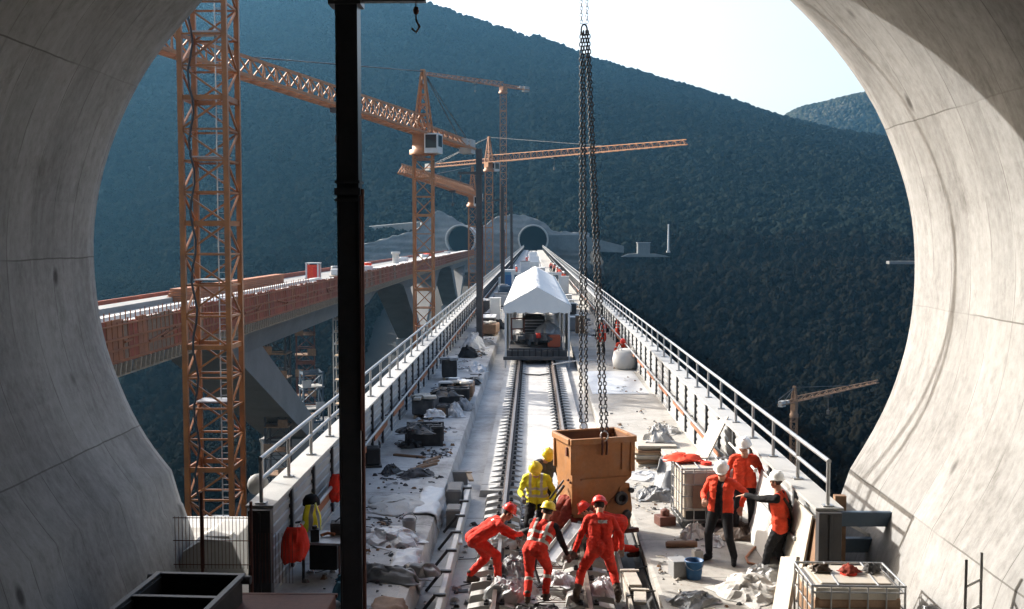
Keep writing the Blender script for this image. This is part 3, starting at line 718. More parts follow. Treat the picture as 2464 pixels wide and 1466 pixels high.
def sheet(name, label, cat, c, sx, sy, h, mat, seed, group=None, n=26, rz=0.0, drape=0.0, fold=1.0):
    m = MB(); vs = []
    for j in range(n + 1):
        for i in range(n + 1):
            u, v = i / n - 0.5, j / n - 0.5
            e = max(0.0, 1 - max(abs(u), abs(v)) * 2) ** 0.45
            lo = 0.5 + 0.5 * mnoise.noise(Vector((u * 2.3 + seed, v * 2.3, seed * 1.7)))
            cr = 1 - abs(mnoise.noise(Vector((u * 4.5 * fold + seed, v * 4.5 * fold, seed)))) * 2.2
            cr2 = 1 - abs(mnoise.noise(Vector((u * 10 * fold, v * 10 * fold + seed, seed)))) * 2.2
            e = max(0.0, 1 - (2 * math.hypot(u, v)) ** 2.2) ** 0.7 * 0.85 + 0.15 * e
            z = h * e * max(0.03, 0.15 + 0.55 * lo + 0.22 * cr + 0.09 * cr2) - drape * (u * u + v * v)
            dx = 0.16 * sx * mnoise.noise(Vector((u * 5, v * 5, seed))); dy = 0.16 * sy * mnoise.noise(Vector((u * 5, v * 5, seed + 9)))
            jz = 0.0 if cat in ('jacket', 'rag', 'tarpaulin') else h * e * 0.10
            vs.append((u * sx + dx + jz * mnoise.noise(Vector((i * 3.1, j * 2.7, seed))), v * sy + dy + jz * mnoise.noise(Vector((i * 2.3, j * 3.7, seed + 4))), z + 0.012 + jz * (0.6 + mnoise.noise(Vector((i * 5.7 + seed, j * 4.3, 2))))))
    fs = [(j * (n + 1) + i, j * (n + 1) + i + 1, (j + 1) * (n + 1) + i + 1, (j + 1) * (n + 1) + i) for j in range(n) for i in range(n)]
    m.add(vs, fs, 0, cat in ('jacket', 'rag', 'tarpaulin', 'heap')); o = m.build(name, mat, fix=False); o.location = c; o.rotation_euler.z = rz
    sd_ = o.modifiers.new('Solidify', 'SOLIDIFY'); sd_.thickness = 0.006
    return tag(o, label, cat, group)
sheet('tarpaulin', 'pale tarpaulin lying in the bay of the parallel viaduct deck', 'tarpaulin', (-29.6, 100, -0.6), 3.2, 26, 1.1, 'white_paint', 3.2)
t = thing('concrete_pump_pipe', 'white upright vent pipe on the parallel viaduct deck', 'pipe', (-30.5, 240, -0.75)); MB().lathe([(0.7, 0), (0.7, 2.6), (1.0, 2.7), (1.0, 3.2)], 12).build('pipe_body', 'crane_white', t); MB().box((0, 0, 0.1), (2, 2, 0.2)).build('base', 'concrete_grey', t)
for k, (x, y, c) in enumerate([(-32, 176, 'white_paint'), (-34, 187, 'sheet_grey'), (-30.5, 196, 'white_paint'), (-33, 212, 'hivis_orange'), (-35, 224, 'white_paint'), (-31.5, 262, 'plastic_sheet'), (-34, 285, 'white_paint'), (-32, 318, 'white_paint'), (-34, 350, 'hivis_orange'), (-31, 392, 'white_paint')]):
    nm = {'white_paint': 'white material bundle', 'sheet_grey': 'grey covered pallet', 'hivis_orange': 'orange material crate', 'plastic_sheet': 'sheeted pallet'}[c]
    t = thing('pallet_load', '%s on the parallel viaduct, number %s from the orange cabin' % (nm, ['one', 'two', 'three', 'four', 'five', 'six', 'seven', 'eight', 'nine', 'ten'][k]), 'pallet', (x, y, -0.75), 0.3 * k, 'loads standing on the parallel viaduct')
    MB().box((0, 0, 0.75), (1.6 + 0.3 * (k % 3), 2.2, 1.0 + 0.35 * (k % 2))).build('load', c, t, bevel=0.12)
    MB().box((0, 0, 0.08), (2, 2.4, 0.16)).build('pallet', 'wood_pale', t)

def lattice_mast(m, w, z0, z1, ph, chord, brace, heavy=4, md=None):
    h = w / 2; md = md or m
    for sx in (-1, 1):
        for sy in (-1, 1): m.box((sx * h, sy * h, (z0 + z1) / 2), (chord, chord, z1 - z0))
    k = 0; z = z0
    cs = [(-h, -h), (h, -h), (h, h), (-h, h)]
    while z < z1 - 0.01:
        zt = min(z + ph, z1)
        b = brace * (2.6 if (heavy and k % heavy == 0) else 1.0)
        for j in range(4):
            p, q = cs[j], cs[(j + 1) % 4]
            md.bar((p[0], p[1], z), (q[0], q[1], z), brace, b)
            if (k + j) % 2: md.bar((p[0], p[1], z), (q[0], q[1], zt), brace)
            else: md.bar((p[0], p[1], zt), (q[0], q[1], z), brace)
        z = zt; k += 1
# pale scaffold stair tower behind the first V-shaped pier
sc = thing('scaffold_tower', 'pale scaffold stair tower under the parallel viaduct', 'scaffold', (-29.5, 168, -23))
m = MB()
for fx in (-1.5, 0, 1.5):
    for fy in (-1.2, 1.2): m.tube([(fx, fy, 0), (fx, fy, 18.5)], 0.09, 6)
for k in range(10):
    z = 1.9 * k + 0.6
    for fy in (-1.2, 1.2): m.bar((-1.5, fy, z), (1.5, fy, z), 0.12); m.bar((-1.5, fy, z), (0, fy, z + 1.9), 0.08)
    for fx in (-1.5, 1.5): m.bar((fx, -1.2, z), (fx, 1.2, z), 0.1)
m.build('frame', 'scaffold_white', sc)
m = MB()
for k in range(9): m.box((0.4 * (-1) ** k, 0, 1.9 * k + 0.7), (2.1, 2.2, 0.12)); m.bar((-1.3 * (-1) ** k, 0.6, 1.9 * k + .7), (1.3 * (-1) ** k, 0.6, 1.9 * k + 2.6), 0.7, 0.12)
m.build('stair', 'wood_pale', sc)
for k_, (x_, y_, z_, h_, mt_, lb_) in enumerate(((-31.5, 132, -26, 19.5, 'dark_steel', 'dark shoring tower in the shade under the parallel viaduct'), (-33.5, 158, -26, 19.5, 'rust_brown', 'rusty shoring tower beside the pale scaffold stair'), (-30.2, 146, -26, 13.5, 'blue_steel', 'low blue-grey shoring tower in front of the pale scaffold stair'))):
    st_ = thing('shoring_tower', lb_, 'scaffold', (x_, y_, z_), 0.2 * k_)
    m = MB(); lattice_mast(m, 2.6, 0, h_, 2.2, 0.2, 0.11, 3); m.build('frame', mt_, st_)
    for q_ in range(int(h_ / 3)): MB().box((0, 0, 3 * q_ + 2.4), (3.0, 3.0, 0.14)).box((0.9 * (-1) ** q_, -1.45, 3 * q_ + 2.9), (1.2, 0.1, 0.9)).build('platform', 'scaffold_white' if k_ == 2 else 'wood_dark', st_)
bl = thing('steel_gantry', 'pale blue steel gantry between the two viaducts', 'gantry', (-11.5, 74, -20))
m = MB(); m.box((0, 0, 6.2), (0.3, 0.3, 12.4)).box((4.5, 0, 6.2), (0.3, 0.3, 12.4)); m.build('leg', 'sky_blue_paint', bl)
m = MB().box((2.25, 0, 12.6), (6.5, 0.4, 0.5)).box((2.25, 0, 10.6), (5.5, 0.3, 0.35)); m.bar((0, 0, 10.6), (2.2, 0, 12.4), 0.2).bar((4.5, 0, 10.6), (2.2, 0, 12.4), 0.2); m.build('crossbeam', 'sky_blue_paint', bl)

# ------------------------------------------------------------------ far portals and retaining walls
for (x, lb) in ((-33.0, 'far round tunnel portal at the end of the parallel viaduct'), (0.2, 'far round tunnel portal at the end of the track')):
    t = thing('tunnel_portal', lb, 'portal', (x, 492, 0))
    n = 40; ro, ri, zc = 7.0, 6.3, 4.6
    vs = []; fs = []
    for (r, y) in ((ri, 0), (ro, 0), (ro, 26), (ri, 26)):
        for k in range(n + 1):
            a = R(-42) + (math.pi + R(84)) * k / n; vs.append((r * math.cos(a), y - 0.9 * math.sin(a), zc + r * math.sin(a)))
    for q in range(4):
        for k in range(n):
            a, b = q * (n + 1) + k, ((q + 1) % 4) * (n + 1) + k; fs.append((a, a + 1, b + 1, b))
    MB().add(vs, fs, 0, True).build('collar', 'concrete_pale', t)
    poly = [(ri * 1.02 * math.cos(a), zc + ri * 1.02 * math.sin(a)) for a in np.linspace(R(-50), R(230), 40)]
    MB().prism(poly, 'y', 12, 12.4).build('bore_shade', 'tunnel_shade', t)  # black plate in place of the shade deep inside the bore
wl = thing('retaining_wall', 'bare pale sprayed-concrete slope round the two far portals', 'wall', (0, 500, -8))
pts = [(860, 624), (860, 592), (930, 572), (1000, 552), (1024, 520), (1046, 504), (1060, 508), (1090, 526), (1130, 548), (1160, 545), (1190, 520), (1240, 514), (1275, 520), (1310, 534), (1330, 556), (1420, 560), (1420, 626)]
tops = [(q.x, q.z + 8) for q in (D(a, b, 512) for a, b in pts[1:-1])]
m = MB(); nx_, nz_ = 90, 34; vs = []
for j in range(nz_ + 1):
    for i in range(nx_ + 1):
        x = tops[0][0] + (tops[-1][0] - tops[0][0]) * i / nx_
        zt = float(np.interp(x, [t_[0] for t_ in tops], [t_[1] for t_ in tops])) + 0.9 * mnoise.noise(Vector((x * 0.35, 3, 1)))
        z = -3 + (zt + 3) * j / nz_
        vs.append((x, 10 + z * 0.25 + 1.3 * math.floor((z + 0.04 * x) / 3.2) + 0.8 * mnoise.fractal(Vector((x * 0.16, z * 0.22, 4)), 0.8, 2, 4), z))
m.add(vs, [(j * (nx_ + 1) + i, j * (nx_ + 1) + i + 1, (j + 1) * (nx_ + 1) + i + 1, (j + 1) * (nx_ + 1) + i) for j in range(nz_) for i in range(nx_)], 0, True)
o = m.build('slope_face', 'shotcrete', wl); s_ = o.modifiers.new('Solidify', 'SOLIDIFY'); s_.thickness = 3.0; s_.offset = 1
pts = [(1316, 600), (1316, 566), (1400, 566), (1430, 574), (1500, 592), (1500, 608)]
poly = [(q.x, q.z + 8) for q in (D(a, b, 505) for a, b in pts)]
MB().prism(poly, 'y', 2, 6).build('wing_wall', 'shotcrete', wl)
for px, wpx, hpx, lb in ((1548, 26, 40, 'pale hut at the end of the retaining wall beside the far mast'), ):
    b = D(px, 612, 500); t = thing('hut', lb, 'hut', (b.x, 500, b.z))
    MB().box((0, 0, 2.6), (5.6, 6, 5.2)).build('wall', 'shotcrete', t, bevel=0.1); MB().box((0, 0, 5.35), (6.2, 6.6, 0.3)).build('roof', 'grey_paint', t); MB().prism([(-10, -1.2), (-7, 0.1), (-2, 0.4), (6, 0.2), (9, -0.3), (12, -1.2)], 'y', -3.5, 5).build('terrace', 'shotcrete', t)
b = D(1608, 606, 480); t = thing('light_mast', 'tall thin white mast standing on the wooded slope', 'mast', (b.x, 480, b.z - 0.4))
MB().tube([(0, 0, 0), (0, 0, 12.6)], [0.42, 0.3], 10).build('shaft', 'crane_white', t); MB().box((0, 0, 0.4), (1.6, 1.6, 0.8)).build('base', 'concrete_pale', t)

# ------------------------------------------------------------------ tower cranes
def lattice_jib(m, L, w, h, ph, chord, brace, tip=0.55):
    """Triangular jib along +y from the origin: two bottom chords and one top chord."""
    n = max(2, int(L / ph)); 
    for sx in (-1, 1): m.bar((sx * w / 2, 0, 0), (sx * w / 2 * tip, L, 0), chord)
    m.bar((0, 0, h), (0, L, h * tip), chord)
    for k in range(n):
        y0, y1 = L * k / n, L * (k + 1) / n; ym = (y0 + y1) / 2
        f0, f1, fm_ = 1 - (1 - tip) * k / n, 1 - (1 - tip) * (k + 1) / n, 1 - (1 - tip) * (k + 0.5) / n
        m.bar((-w / 2 * f0, y0, 0), (w / 2 * f0, y0, 0), brace)
        m.bar((-w / 2 * f0, y0, 0), (w / 2 * f1, y1, 0), brace)
        for sx in (-1, 1):
            m.bar((sx * w / 2 * f0, y0, 0), (0, ym, h * fm_), brace); m.bar((0, ym, h * fm_), (sx * w / 2 * f1, y1, 0), brace)
def crane(label, x, y, zb, zs, w, ph, apex, jdir, jl, cjl, mat, ch=0.16, brc=0.08, group='tower cranes along the viaducts', jw=1.5, jh=1.6, cab=True, jz=0.0, heavy=4):
    t = thing('tower_crane', label, 'crane', (x, y, zb), 0, group)
    m = MB(); lattice_mast(m, w, 0, zs - zb, ph, ch, brc, heavy); m.build('mast', mat, t)
    if apex is None: return t
    top = zs - zb; ang = math.atan2(-jdir[0], jdir[1])
    up = bpy.data.objects.new('slewing_unit', None); 
    sl_ = MB().lathe([(w * 0.75, 0), (w * 0.75, 0.5), (w * 0.6, 0.55), (w * 0.6, 1.0)], 16).box((0, 0, 1.6), (w * 0.95, w * 0.95, 1.2)).build('slewing_unit', mat, t, (0, 0, top)); sl_.rotation_euler.z = ang
    zj = 2.2
    if apex > 0:
        m = MB(); hw = w * 0.42
        for sx in (-1, 1):
            for sy in (-1, 1): m.bar((sx * hw, sy * hw, 0), (sx * 0.12, sy * 0.12, apex), ch * 0.9)
        for k in range(6):
            f0, f1 = 1 - k / 6.5, 1 - (k + 1) / 6.5; z0_, z1_ = apex * k / 6.5, apex * (k + 1) / 6.5
            c4 = [(-1, -1), (1, -1), (1, 1), (-1, 1)]
            for j in range(4):
                p, q = c4[j], c4[(j + 1) % 4]
                m.bar((p[0] * hw * f0, p[1] * hw * f0, z0_), (q[0] * hw * f0, q[1] * hw * f0, z0_), brc); m.bar((p[0] * hw * f0, p[1] * hw * f0, z0_), (q[0] * hw * f1, q[1] * hw * f1, z1_), brc)
        o = m.build('tower_head', mat, t, (0, 0, top + zj)); o.rotation_euler.z = ang
    m = MB(); lattice_jib(m, jl, jw, jh, 2.1, ch, brc); o = m.build('jib', mat, t, (0, 0, top + zj + jz)); o.rotation_euler.z = ang
    m = MB(); lattice_jib(m, cjl, jw, jh * 0.55, 2.1, ch * 1.2, brc, 0.9); o = m.build('counter_jib', mat, t, (0, 0, top + zj + jz)); o.rotation_euler.z = ang + math.pi
    kc = min(1.0, jw / 1.5); m = MB().box((0, cjl - 1.2 * kc, 0.2 * kc), (jw * 0.9, 2.2 * kc, 1.7 * kc)).box((0, cjl - 4.0 * kc, 0.5 * kc), (jw * .9, 1.0 * kc, 0.9 * kc)); o = m.build('counterweight', 'concrete_pale', t, (0, 0, top + zj + jz)); o.rotation_euler.z = ang + math.pi
    if apex > 0:
        m = MB()
        m.tube([(0, 0, apex - 0.2), (0, jl * 0.62, jh * 0.8)], 0.05, 5); m.tube([(0, 0, apex - 0.2), (0.5, -cjl * 0.9, 0.6)], 0.05, 5); m.tube([(0, 0, apex - 0.2), (-0.5, -cjl * 0.9, 0.6)], 0.05, 5)
        o = m.build('tie_rod', 'dark_steel', t, (0, 0, top + zj)); o.rotation_euler.z = ang
    m = MB().box((0, 0, 0), (1.1, 0.7, 0.4)).tube([(0, 0, 0), (0, 0, -2.2)], 0.05, 5).box((0, 0, -2.4), (0.4, 0.3, 0.6)); o = m.build('trolley', 'dark_steel', t)
    q = Matrix.Rotation(ang, 3, 'Z') @ Vector((0, jl * 0.38, -0.3)); o.location = (q.x, q.y, top + zj + q.z + jz); o.rotation_euler.z = ang
    if cab:
        c = MB().box((0, 0, 0), (1.5, 1.9, 2.1)).build('cab', 'crane_white', t, bevel=0.06)
        q = Matrix.Rotation(ang, 3, 'Z') @ Vector((-w * 0.5 - 0.35, 0.7, 0)); c.location = (q.x, q.y, top + 1.1); c.rotation_euler.z = ang
        MB().box((0.02, 0.96, 0.2), (1.2, 0.04, 1.4)).box((-0.76, 0.1, 0.25), (0.04, 1.4, 1.2)).box((0.76, 0.1, 0.25), (0.04, 1.4, 1.2)).build('cab_window', 'cab_glass', c)
    return t
c1 = crane('nearest orange lattice crane mast rising beside the tunnel mouth', -14.6, 49, -16, 21.5, 2.0, 1.39, None, (0, 1), 0, 0, 'crane_orange', ch=0.22, brc=0.085)
m = MB()
for sx in (-0.2, 0.2): m.tube([(0.35 + sx, 0.5, 0), (0.35 + sx, 0.5, 37)], 0.03, 6)
for k in range(120): m.bar((0.15, 0.5, 0.3 * k + 0.2), (0.55, 0.5, 0.3 * k + 0.2), 0.03)
m.build('ladder', 'galvanised', c1)
for k in range(7): MB().box((0.0, 0.2, 3.0 + 5.56 * k), (1.5, 1.2, 0.06)).build('platform', 'galvanised', c1)
MB().tube([(-0.5 + 0.12 * math.sin(k * 1.3), -1.12, 37 - k * 0.62) for k in range(60)], 0.05, 6).build('cable', 'black_plastic', c1)
crane('orange crane with pointed head and dark glazed cab, behind the thick black pole', -11.8, 117, -24, 14.5, 2.0, 2.0, 6.9, (-10.2, -52), 66, 20, 'crane_ochre', ch=0.2, brc=0.1, jw=1.7, jh=2.0)
crane('orange crane whose low jib reaches behind the second crane mast', -12.9, 232, -24, 12.2, 1.7, 2.0, 6.5, (-5.0, -84), 84, 13, 'crane_ochre', ch=0.2, brc=0.1, jw=2.0, jh=2.2)
crane('slender orange crane with white cab and long jib reaching across the chains', -10.6, 262, -24, 21.5, 1.8, 2.0, 6.2, (40, -49), 64, 27, 'crane_ochre', ch=0.18, brc=0.09, jw=1.5, jh=1.7)
crane('farthest and tallest pale crane with flat top', -9.6, 352, -24, 52.0, 2.0, 2.2, 0, (-23, -26), 34, 12, 'crane_ochre', ch=0.2, brc=0.11, jw=1.5, jh=1.5, cab=False)
crane('small dark crane low in the wooded valley', 36.4, 150, -44, -19.4, 0.8, 1.2, 2.2, (18.7, 21), 27, 4.0, 'wood_dark', ch=0.12, brc=0.06, jw=0.7, jh=0.7, cab=False)

# ------------------------------------------------------------------ catenary poles
def pole(label, y, x, arm):
    t = thing('catenary_pole', label, 'pole', (x, y, 0), 0, 'black poles along the shaded walkway')
    m = MB().box((0, 0, 5.15), (0.26, 0.30, 10.3)); m.box((-0.145, 0, 5.15), (0.025, 0.32, 10.3)).box((0.145, 0, 5.15), (0.025, 0.32, 10.3)); m.build('shaft', 'pole_black', t)
    MB().box((0, 0, 0.03), (0.5, 0.5, 0.06)).build('base_plate', 'dark_steel', t)
    m = MB().box((0, 0, 6.26), (0.37, 0.4, 0.10)).box((0, 0, 6.40), (0.36, 0.39, 0.04)).box((0, 0, 6.14), (0.36, 0.39, 0.04)); m.build('collar', 'dark_steel', t)
    MB().tube([(0.19, -0.12, 0.1), (0.19, -0.12, 3.0), (0.2, -0.1, 6.3)], 0.03, 6).tube([(0.17, -0.17, 2.8), (0.185, -0.17, 6.2)], 0.02, 6).build('conduit', 'rust_brown', t)
    m = MB().box((0.45 * arm, 0, 9.03), (1.35, 0.16, 0.12)).box((-0.02, 0, 8.98), (0.46, 0.4, 0.14)); m.build('arm', 'pole_black', t)
    m = MB().tube([(0.98 * arm, 0, 9.05), (0.98 * arm, 0, 8.72)], 0.012, 6).lathe([(0.03, 0), (0.045, 0.05), (0.03, 0.1)], 8, off=(0.98 * arm, 0, 8.80)).tube([(0.98 * arm, 0, 8.72), (1.03 * arm, 0, 8.62), (0.98 * arm, 0, 8.54), (0.92 * arm, 0, 8.60)], 0.018, 6)
    m.build('hook', 'rust_brown', t)
    return t
pole('thick black pole nearest the tunnel mouth, filling the full height', 15.7, -2.66, 1)
pole('black pole in front of the shaded barrier, level with the tent front', 57.7, -2.86, -1)
pole('thin black pole behind the tent, in front of the tall pale crane', 99.5, -2.8, -1)
pole('farthest thin black pole beside the track portal', 142, -2.8, -1)
# ------------------------------------------------------------------ people: one continuous skinned surface each
def ik(a, b, l1, l2, pole):
    d = b - a; L = d.length
    if L > (l1 + l2) * 0.995: b = a + d * ((l1 + l2) * 0.995 / L); d = b - a; L = d.length
    x = (l1 * l1 - l2 * l2 + L * L) / (2 * L); h = math.sqrt(max(1e-6, l1 * l1 - x * x))
    n = d.normalized(); p = pole - n * pole.dot(n)
    if p.length < 1e-4: p = Vector((0.01, 1, 0))
    return a + n * x + p.normalized() * h, b
def capsule(vs, fs, p, r0, q, r1, n=12):
    d = q - p; L = d.length
    z = d / L if L > 1e-6 else Vector((0, 0, 1))
    x = z.cross(Vector((0.31, 0.9, 0.17))).normalized(); y = z.cross(x)
    o = len(vs); rings = []
    for c, r, angs in ((p, r0, (-80, -50, -25, 0)), (q, r1, (0, 25, 50, 80))):
        for a in angs: rings.append((c + z * (r * math.sin(R(a))), r * math.cos(R(a))))
    for c, r in rings:
        for j in range(n):
            t = 2 * math.pi * j / n; vs.append(c + (x * math.cos(t) + y * math.sin(t)) * r)
    m = len(rings)
    for k in range(m - 1):
        for j in range(n):
            a, b = o + k * n + j, o + k * n + (j + 1) % n; fs.append((a, b, b + n, a + n))
    fs.append(tuple(o + j for j in range(n - 1, -1, -1))); fs.append(tuple(o + (m - 1) * n + j for j in range(n)))

def person(label, loc, yaw, pelvis=(0, 0, 0.93), lean=0.0, side=0.0, twist=0.0, head_pitch=0.2, head_yaw=0.0, feet=((-0.13, 0.0, 0), (0.13, 0.0, 0)),
           hands=((-0.28, 0.12, 0.85), (0.28, 0.12, 0.85)), toes=(0.1, -0.1), torso='hivis_red', arms=None, legs='hivis_red', boot='leather', hat='hat_red',
           hand_mat='glove', bands=True, legband=True, vest=False, curl=0.8, voxel=0.0085, scale=1.0, group=None, jacket_len=0.0, open_front=None, bag=None, elbow=None, extra=None, gaiter=False, knee_out=0.15):
    arms = arms or torso
    names = []; 
    def mi(n):
        if n not in names: names.append(n)
        return names.index(n)
    caps = []                                  # p, r0, q, r1, material, list of (t0, t1, material)
    P = Vector(pelvis)
    U = (Matrix.Rotation(-lean, 3, 'X') @ Vector((0, 0, 1))); U = Matrix.Rotation(side, 3, 'Y') @ U
    X = Matrix.Rotation(-twist, 3, 'Z') @ Vector((1, 0, 0)); X = (X - U * X.dot(U)).normalized(); Fw = U.cross(X)
    def T(x, y, z): return P + X * x + Fw * y + U * z
    RB = [] 
    tb = torso
    # trunk
    for s in (-1, 1):
        caps.append((T(s * 0.085, -0.015, -0.03), 0.112, T(s * 0.07, 0, 0.13), 0.115, legs if jacket_len <= 0 else tb, RB))
        caps.append((T(s * 0.07, 0.0, 0.13), 0.118, T(s * 0.095, 0.005, 0.36), 0.126, tb, RB))
        caps.append((T(s * 0.095, 0.0, 0.36), 0.122, T(s * 0.125, -0.01, 0.45), 0.085, tb, RB))
        caps.append((T(s * 0.10, -0.01, 0.465), 0.072, T(s * 0.175, -0.005, 0.45), 0.072, arms if vest else tb, RB))
        if jacket_len > 0: caps.append((T(s * 0.09, 0, 0.1), 0.125, T(s * 0.10, 0, -jacket_len), 0.125, tb, RB))
    caps.append((T(0, -0.02, 0.44), 0.085, T(0, 0, 0.52), 0.06, tb, RB))
    caps.append((T(0, -0.055, 0.02), 0.10, T(0, -0.05, -0.03), 0.10, legs, RB))
    # head
    hl = lean * 0.75 + head_pitch
    HU = Matrix.Rotation(side * 0.6, 3, 'Y') @ (Matrix.Rotation(-hl, 3, 'X') @ Vector((0, 0, 1)))
    HX = Matrix.Rotation(-head_yaw - twist, 3, 'Z') @ Vector((1, 0, 0)); HX = (HX - HU * HX.dot(HU)).normalized(); HF = HU.cross(HX)
    N = T(0, 0.01, 0.53); HC = N + HU * 0.155 + HF * 0.02
    def HT(x, y, z): return HC + HX * x + HF * y + HU * z
    caps.append((N - U * 0.03, 0.062, N + HU * 0.07, 0.056, 'skin', []))
    caps.append((HT(0, -0.012, 0.035), 0.088, HT(0, -0.005, 0.03), 0.086, 'hair_dark', []))
    caps.append((HT(0, 0.015, 0.03), 0.078, HT(0, 0.028, -0.065), 0.055, 'skin', []))
    caps.append((HT(0, 0.045, -0.075), 0.038, HT(0, 0.055, -0.085), 0.033, 'skin', []))     # chin
    caps.append((HT(0, 0.085, 0.01), 0.013, HT(0, 0.108, -0.022), 0.016, 'skin', []))       # nose
    for s in (-1, 1):
        caps.append((HT(s * 0.083, 0.0, 0.01), 0.015, HT(s * 0.085, -0.008, -0.03), 0.013, 'skin', []))   # ears
        caps.append((HT(s * 0.03, 0.086, 0.012), 0.010, HT(s * 0.04, 0.082, 0.012), 0.010, 'hair_dark', []))  # eyes
        caps.append((HT(s * 0.05, 0.055, -0.03), 0.03, HT(s * 0.035, 0.06, -0.05), 0.03, 'skin', []))     # cheeks
    caps.append((HT(-0.02, 0.092, -0.052), 0.008, HT(0.02, 0.092, -0.052), 0.008, 'dark_red_cloth', []))     # mouth
    # arms and hands
    for s, h in ((-1, hands[0]), (1, hands[1])):
        sh = T(s * 0.195, -0.005, 0.445); tgt = Vector(h)
        pole_ = (Vector(elbow[0 if s < 0 else 1]) if elbow else (-Fw * 0.7 + X * s * 0.55 - U * 0.5))
        el, wr = ik(sh, tgt, 0.295, 0.265, pole_)
        ab = [(0.42, 0.60, 'reflective')] if bands and bands != 'patch' and not vest else []
        caps.append((sh, 0.067, el, 0.052, arms, ab)); caps.append((el, 0.052, el + (wr - el) * 0.9, 0.043, arms, [])); caps.append((wr - (wr - el) * 0.1, 0.034, wr, 0.031, hand_mat, []))
        hd = (wr - el).normalized(); hd = (hd * 0.8 + Vector((0, 0, -0.25)) + Fw * 0.2).normalized()
        side_v = hd.cross(Vector((0, 0, 1)) if abs(hd.z) < 0.85 else Fw).normalized(); pn = side_v.cross(hd).normalized()
        if pn.z > 0: pn = -pn
        for k in range(4):
            off = (k - 1.5) * 0.021
            kb = wr + hd * 0.088 + side_v * off * 1.05
            caps.append((wr + side_v * off * 0.8 + hd * 0.012, 0.0155, kb, 0.0125, hand_mat, []))
            l = (0.036, 0.042, 0.040, 0.031)[k]
            d1 = (hd * math.cos(curl * 0.7) + pn * math.sin(curl * 0.7)); d2 = (hd * math.cos(curl * 1.6) + pn * math.sin(curl * 1.6))
            k1 = kb + d1 * l; caps.append((kb, 0.0115, k1, 0.0105, hand_mat, [])); caps.append((k1, 0.0105, k1 + d2 * l * 0.95, 0.0090, hand_mat, []))
        tbv = (side_v * (-s) * 0.75 + hd * 0.6 + pn * 0.25).normalized(); t0 = wr + hd * 0.03 + side_v * (-s) * 0.03
        t1 = t0 + tbv * 0.042; caps.append((t0, 0.0145, t1, 0.012, hand_mat, [])); caps.append((t1, 0.012, t1 + (hd * 0.8 + pn * 0.5).normalized() * 0.034, 0.010, hand_mat, []))
    # legs and boots
    for s, ft, ty in ((-1, feet[0], toes[0]), (1, feet[1], toes[1])):
        hp = T(s * 0.098, 0, -0.02); ft = Vector(ft); an = ft + Vector((0, 0, 0.095))
        tf_ = Matrix.Rotation(ty, 3, 'Z') @ Vector((0, 1, 0))
        kn, an = ik(hp, an, 0.445, 0.43, Vector((s * knee_out, 1, 0.1)))
        lb = [(0.30, 0.44, 'reflective')] if legband else ([(0.62, 1.1, 'leather')] if gaiter else [])
        caps.append((hp, 0.112, kn, 0.075, legs, [])); caps.append((kn, 0.074, an + Vector((0, 0, 0.06)), 0.062, legs, lb))
        caps.append((an + Vector((0, 0, 0.08)), 0.056, an, 0.052, boot, []))
        caps.append((an - tf_ * 0.03 - Vector((0, 0, 0.05)), 0.044, an + tf_ * 0.13 - Vector((0, 0, 0.052)), 0.043, boot, []))
        caps.append((an - tf_ * 0.02, 0.05, an + tf_ * 0.08 - Vector((0, 0, 0.03)), 0.045, boot, []))
    if extra: caps += [(T(*a), r0, T(*b), r1, m_, []) for a, r0, b, r1, m_ in extra]
    vs, fs = [], []
    for c in caps: capsule(vs, fs, c[0], c[1], c[2], c[3])
    me = bpy.data.meshes.new('person'); me.from_pydata([tuple(v) for v in vs], [], fs)
    tmp = bpy.data.objects.new('person', me); COL.objects.link(tmp)
    rm = tmp.modifiers.new('Remesh', 'REMESH'); rm.mode = 'VOXEL'; rm.voxel_size = voxel; rm.use_smooth_shade = True
    sm = tmp.modifiers.new('Smooth', 'SMOOTH'); sm.factor = 0.5; sm.iterations = 3
    dg = bpy.context.evaluated_depsgraph_get(); new = bpy.data.meshes.new_from_object(tmp.evaluated_get(dg))
    bpy.data.objects.remove(tmp); bpy.data.meshes.remove(me)
    n = len(new.vertices); co_ = np.zeros(n * 3, np.float32); new.vertices.foreach_get('co', co_); co_ = co_.reshape(-1, 3)
    def nearest(pts):
        best = np.full(len(pts), 1e9); who = np.zeros(len(pts), int); par = np.zeros(len(pts))
        for k, c in enumerate(caps):
            a = np.array(c[0]); d = np.array(c[2]) - a; L2 = max(1e-9, float(d @ d))
            t = np.clip(((pts - a) @ d) / L2, 0, 1); rr_ = c[1] + (c[3] - c[1]) * t
            ds = np.linalg.norm(pts - (a + t[:, None] * d), axis=1) - rr_
            u = ds < best; best[u] = ds[u]; who[u] = k; par[u] = t[u]
        return who, par
    # folds in the clothes
    no = np.zeros(n * 3, np.float32); new.vertices.foreach_get('normal', no); no = no.reshape(-1, 3)
    who, par = nearest(co_)
    cloth = np.array([0.0 if c[4] in ('skin', 'hair_dark', hand_mat, boot, 'dark_red_cloth') and c[4] != torso else 1.0 for c in caps])[who]
    sd0 = random.uniform(0, 50); amp = np.zeros(n)
    for i in range(n):
        if cloth[i]:
            p_ = co_[i]; amp[i] = 0.011 * (mnoise.noise(Vector((p_[0] * 7 + sd0, p_[1] * 7, p_[2] * 19 + 8 * p_[0]))) + 0.5 * mnoise.noise(Vector((p_[0] * 22, p_[1] * 22 + sd0, p_[2] * 30))))
    co_ = co_ + no * amp[:, None]; new.vertices.foreach_set('co', co_.astype(np.float32).ravel())
    # materials by the nearest limb, reflective bands
    nf = len(new.polygons); fc = np.zeros(nf * 3, np.float32); new.polygons.foreach_get('center', fc); fc = fc.reshape(-1, 3)
    who, par = nearest(fc); ids = np.array([mi(c[4]) for c in caps])[who]
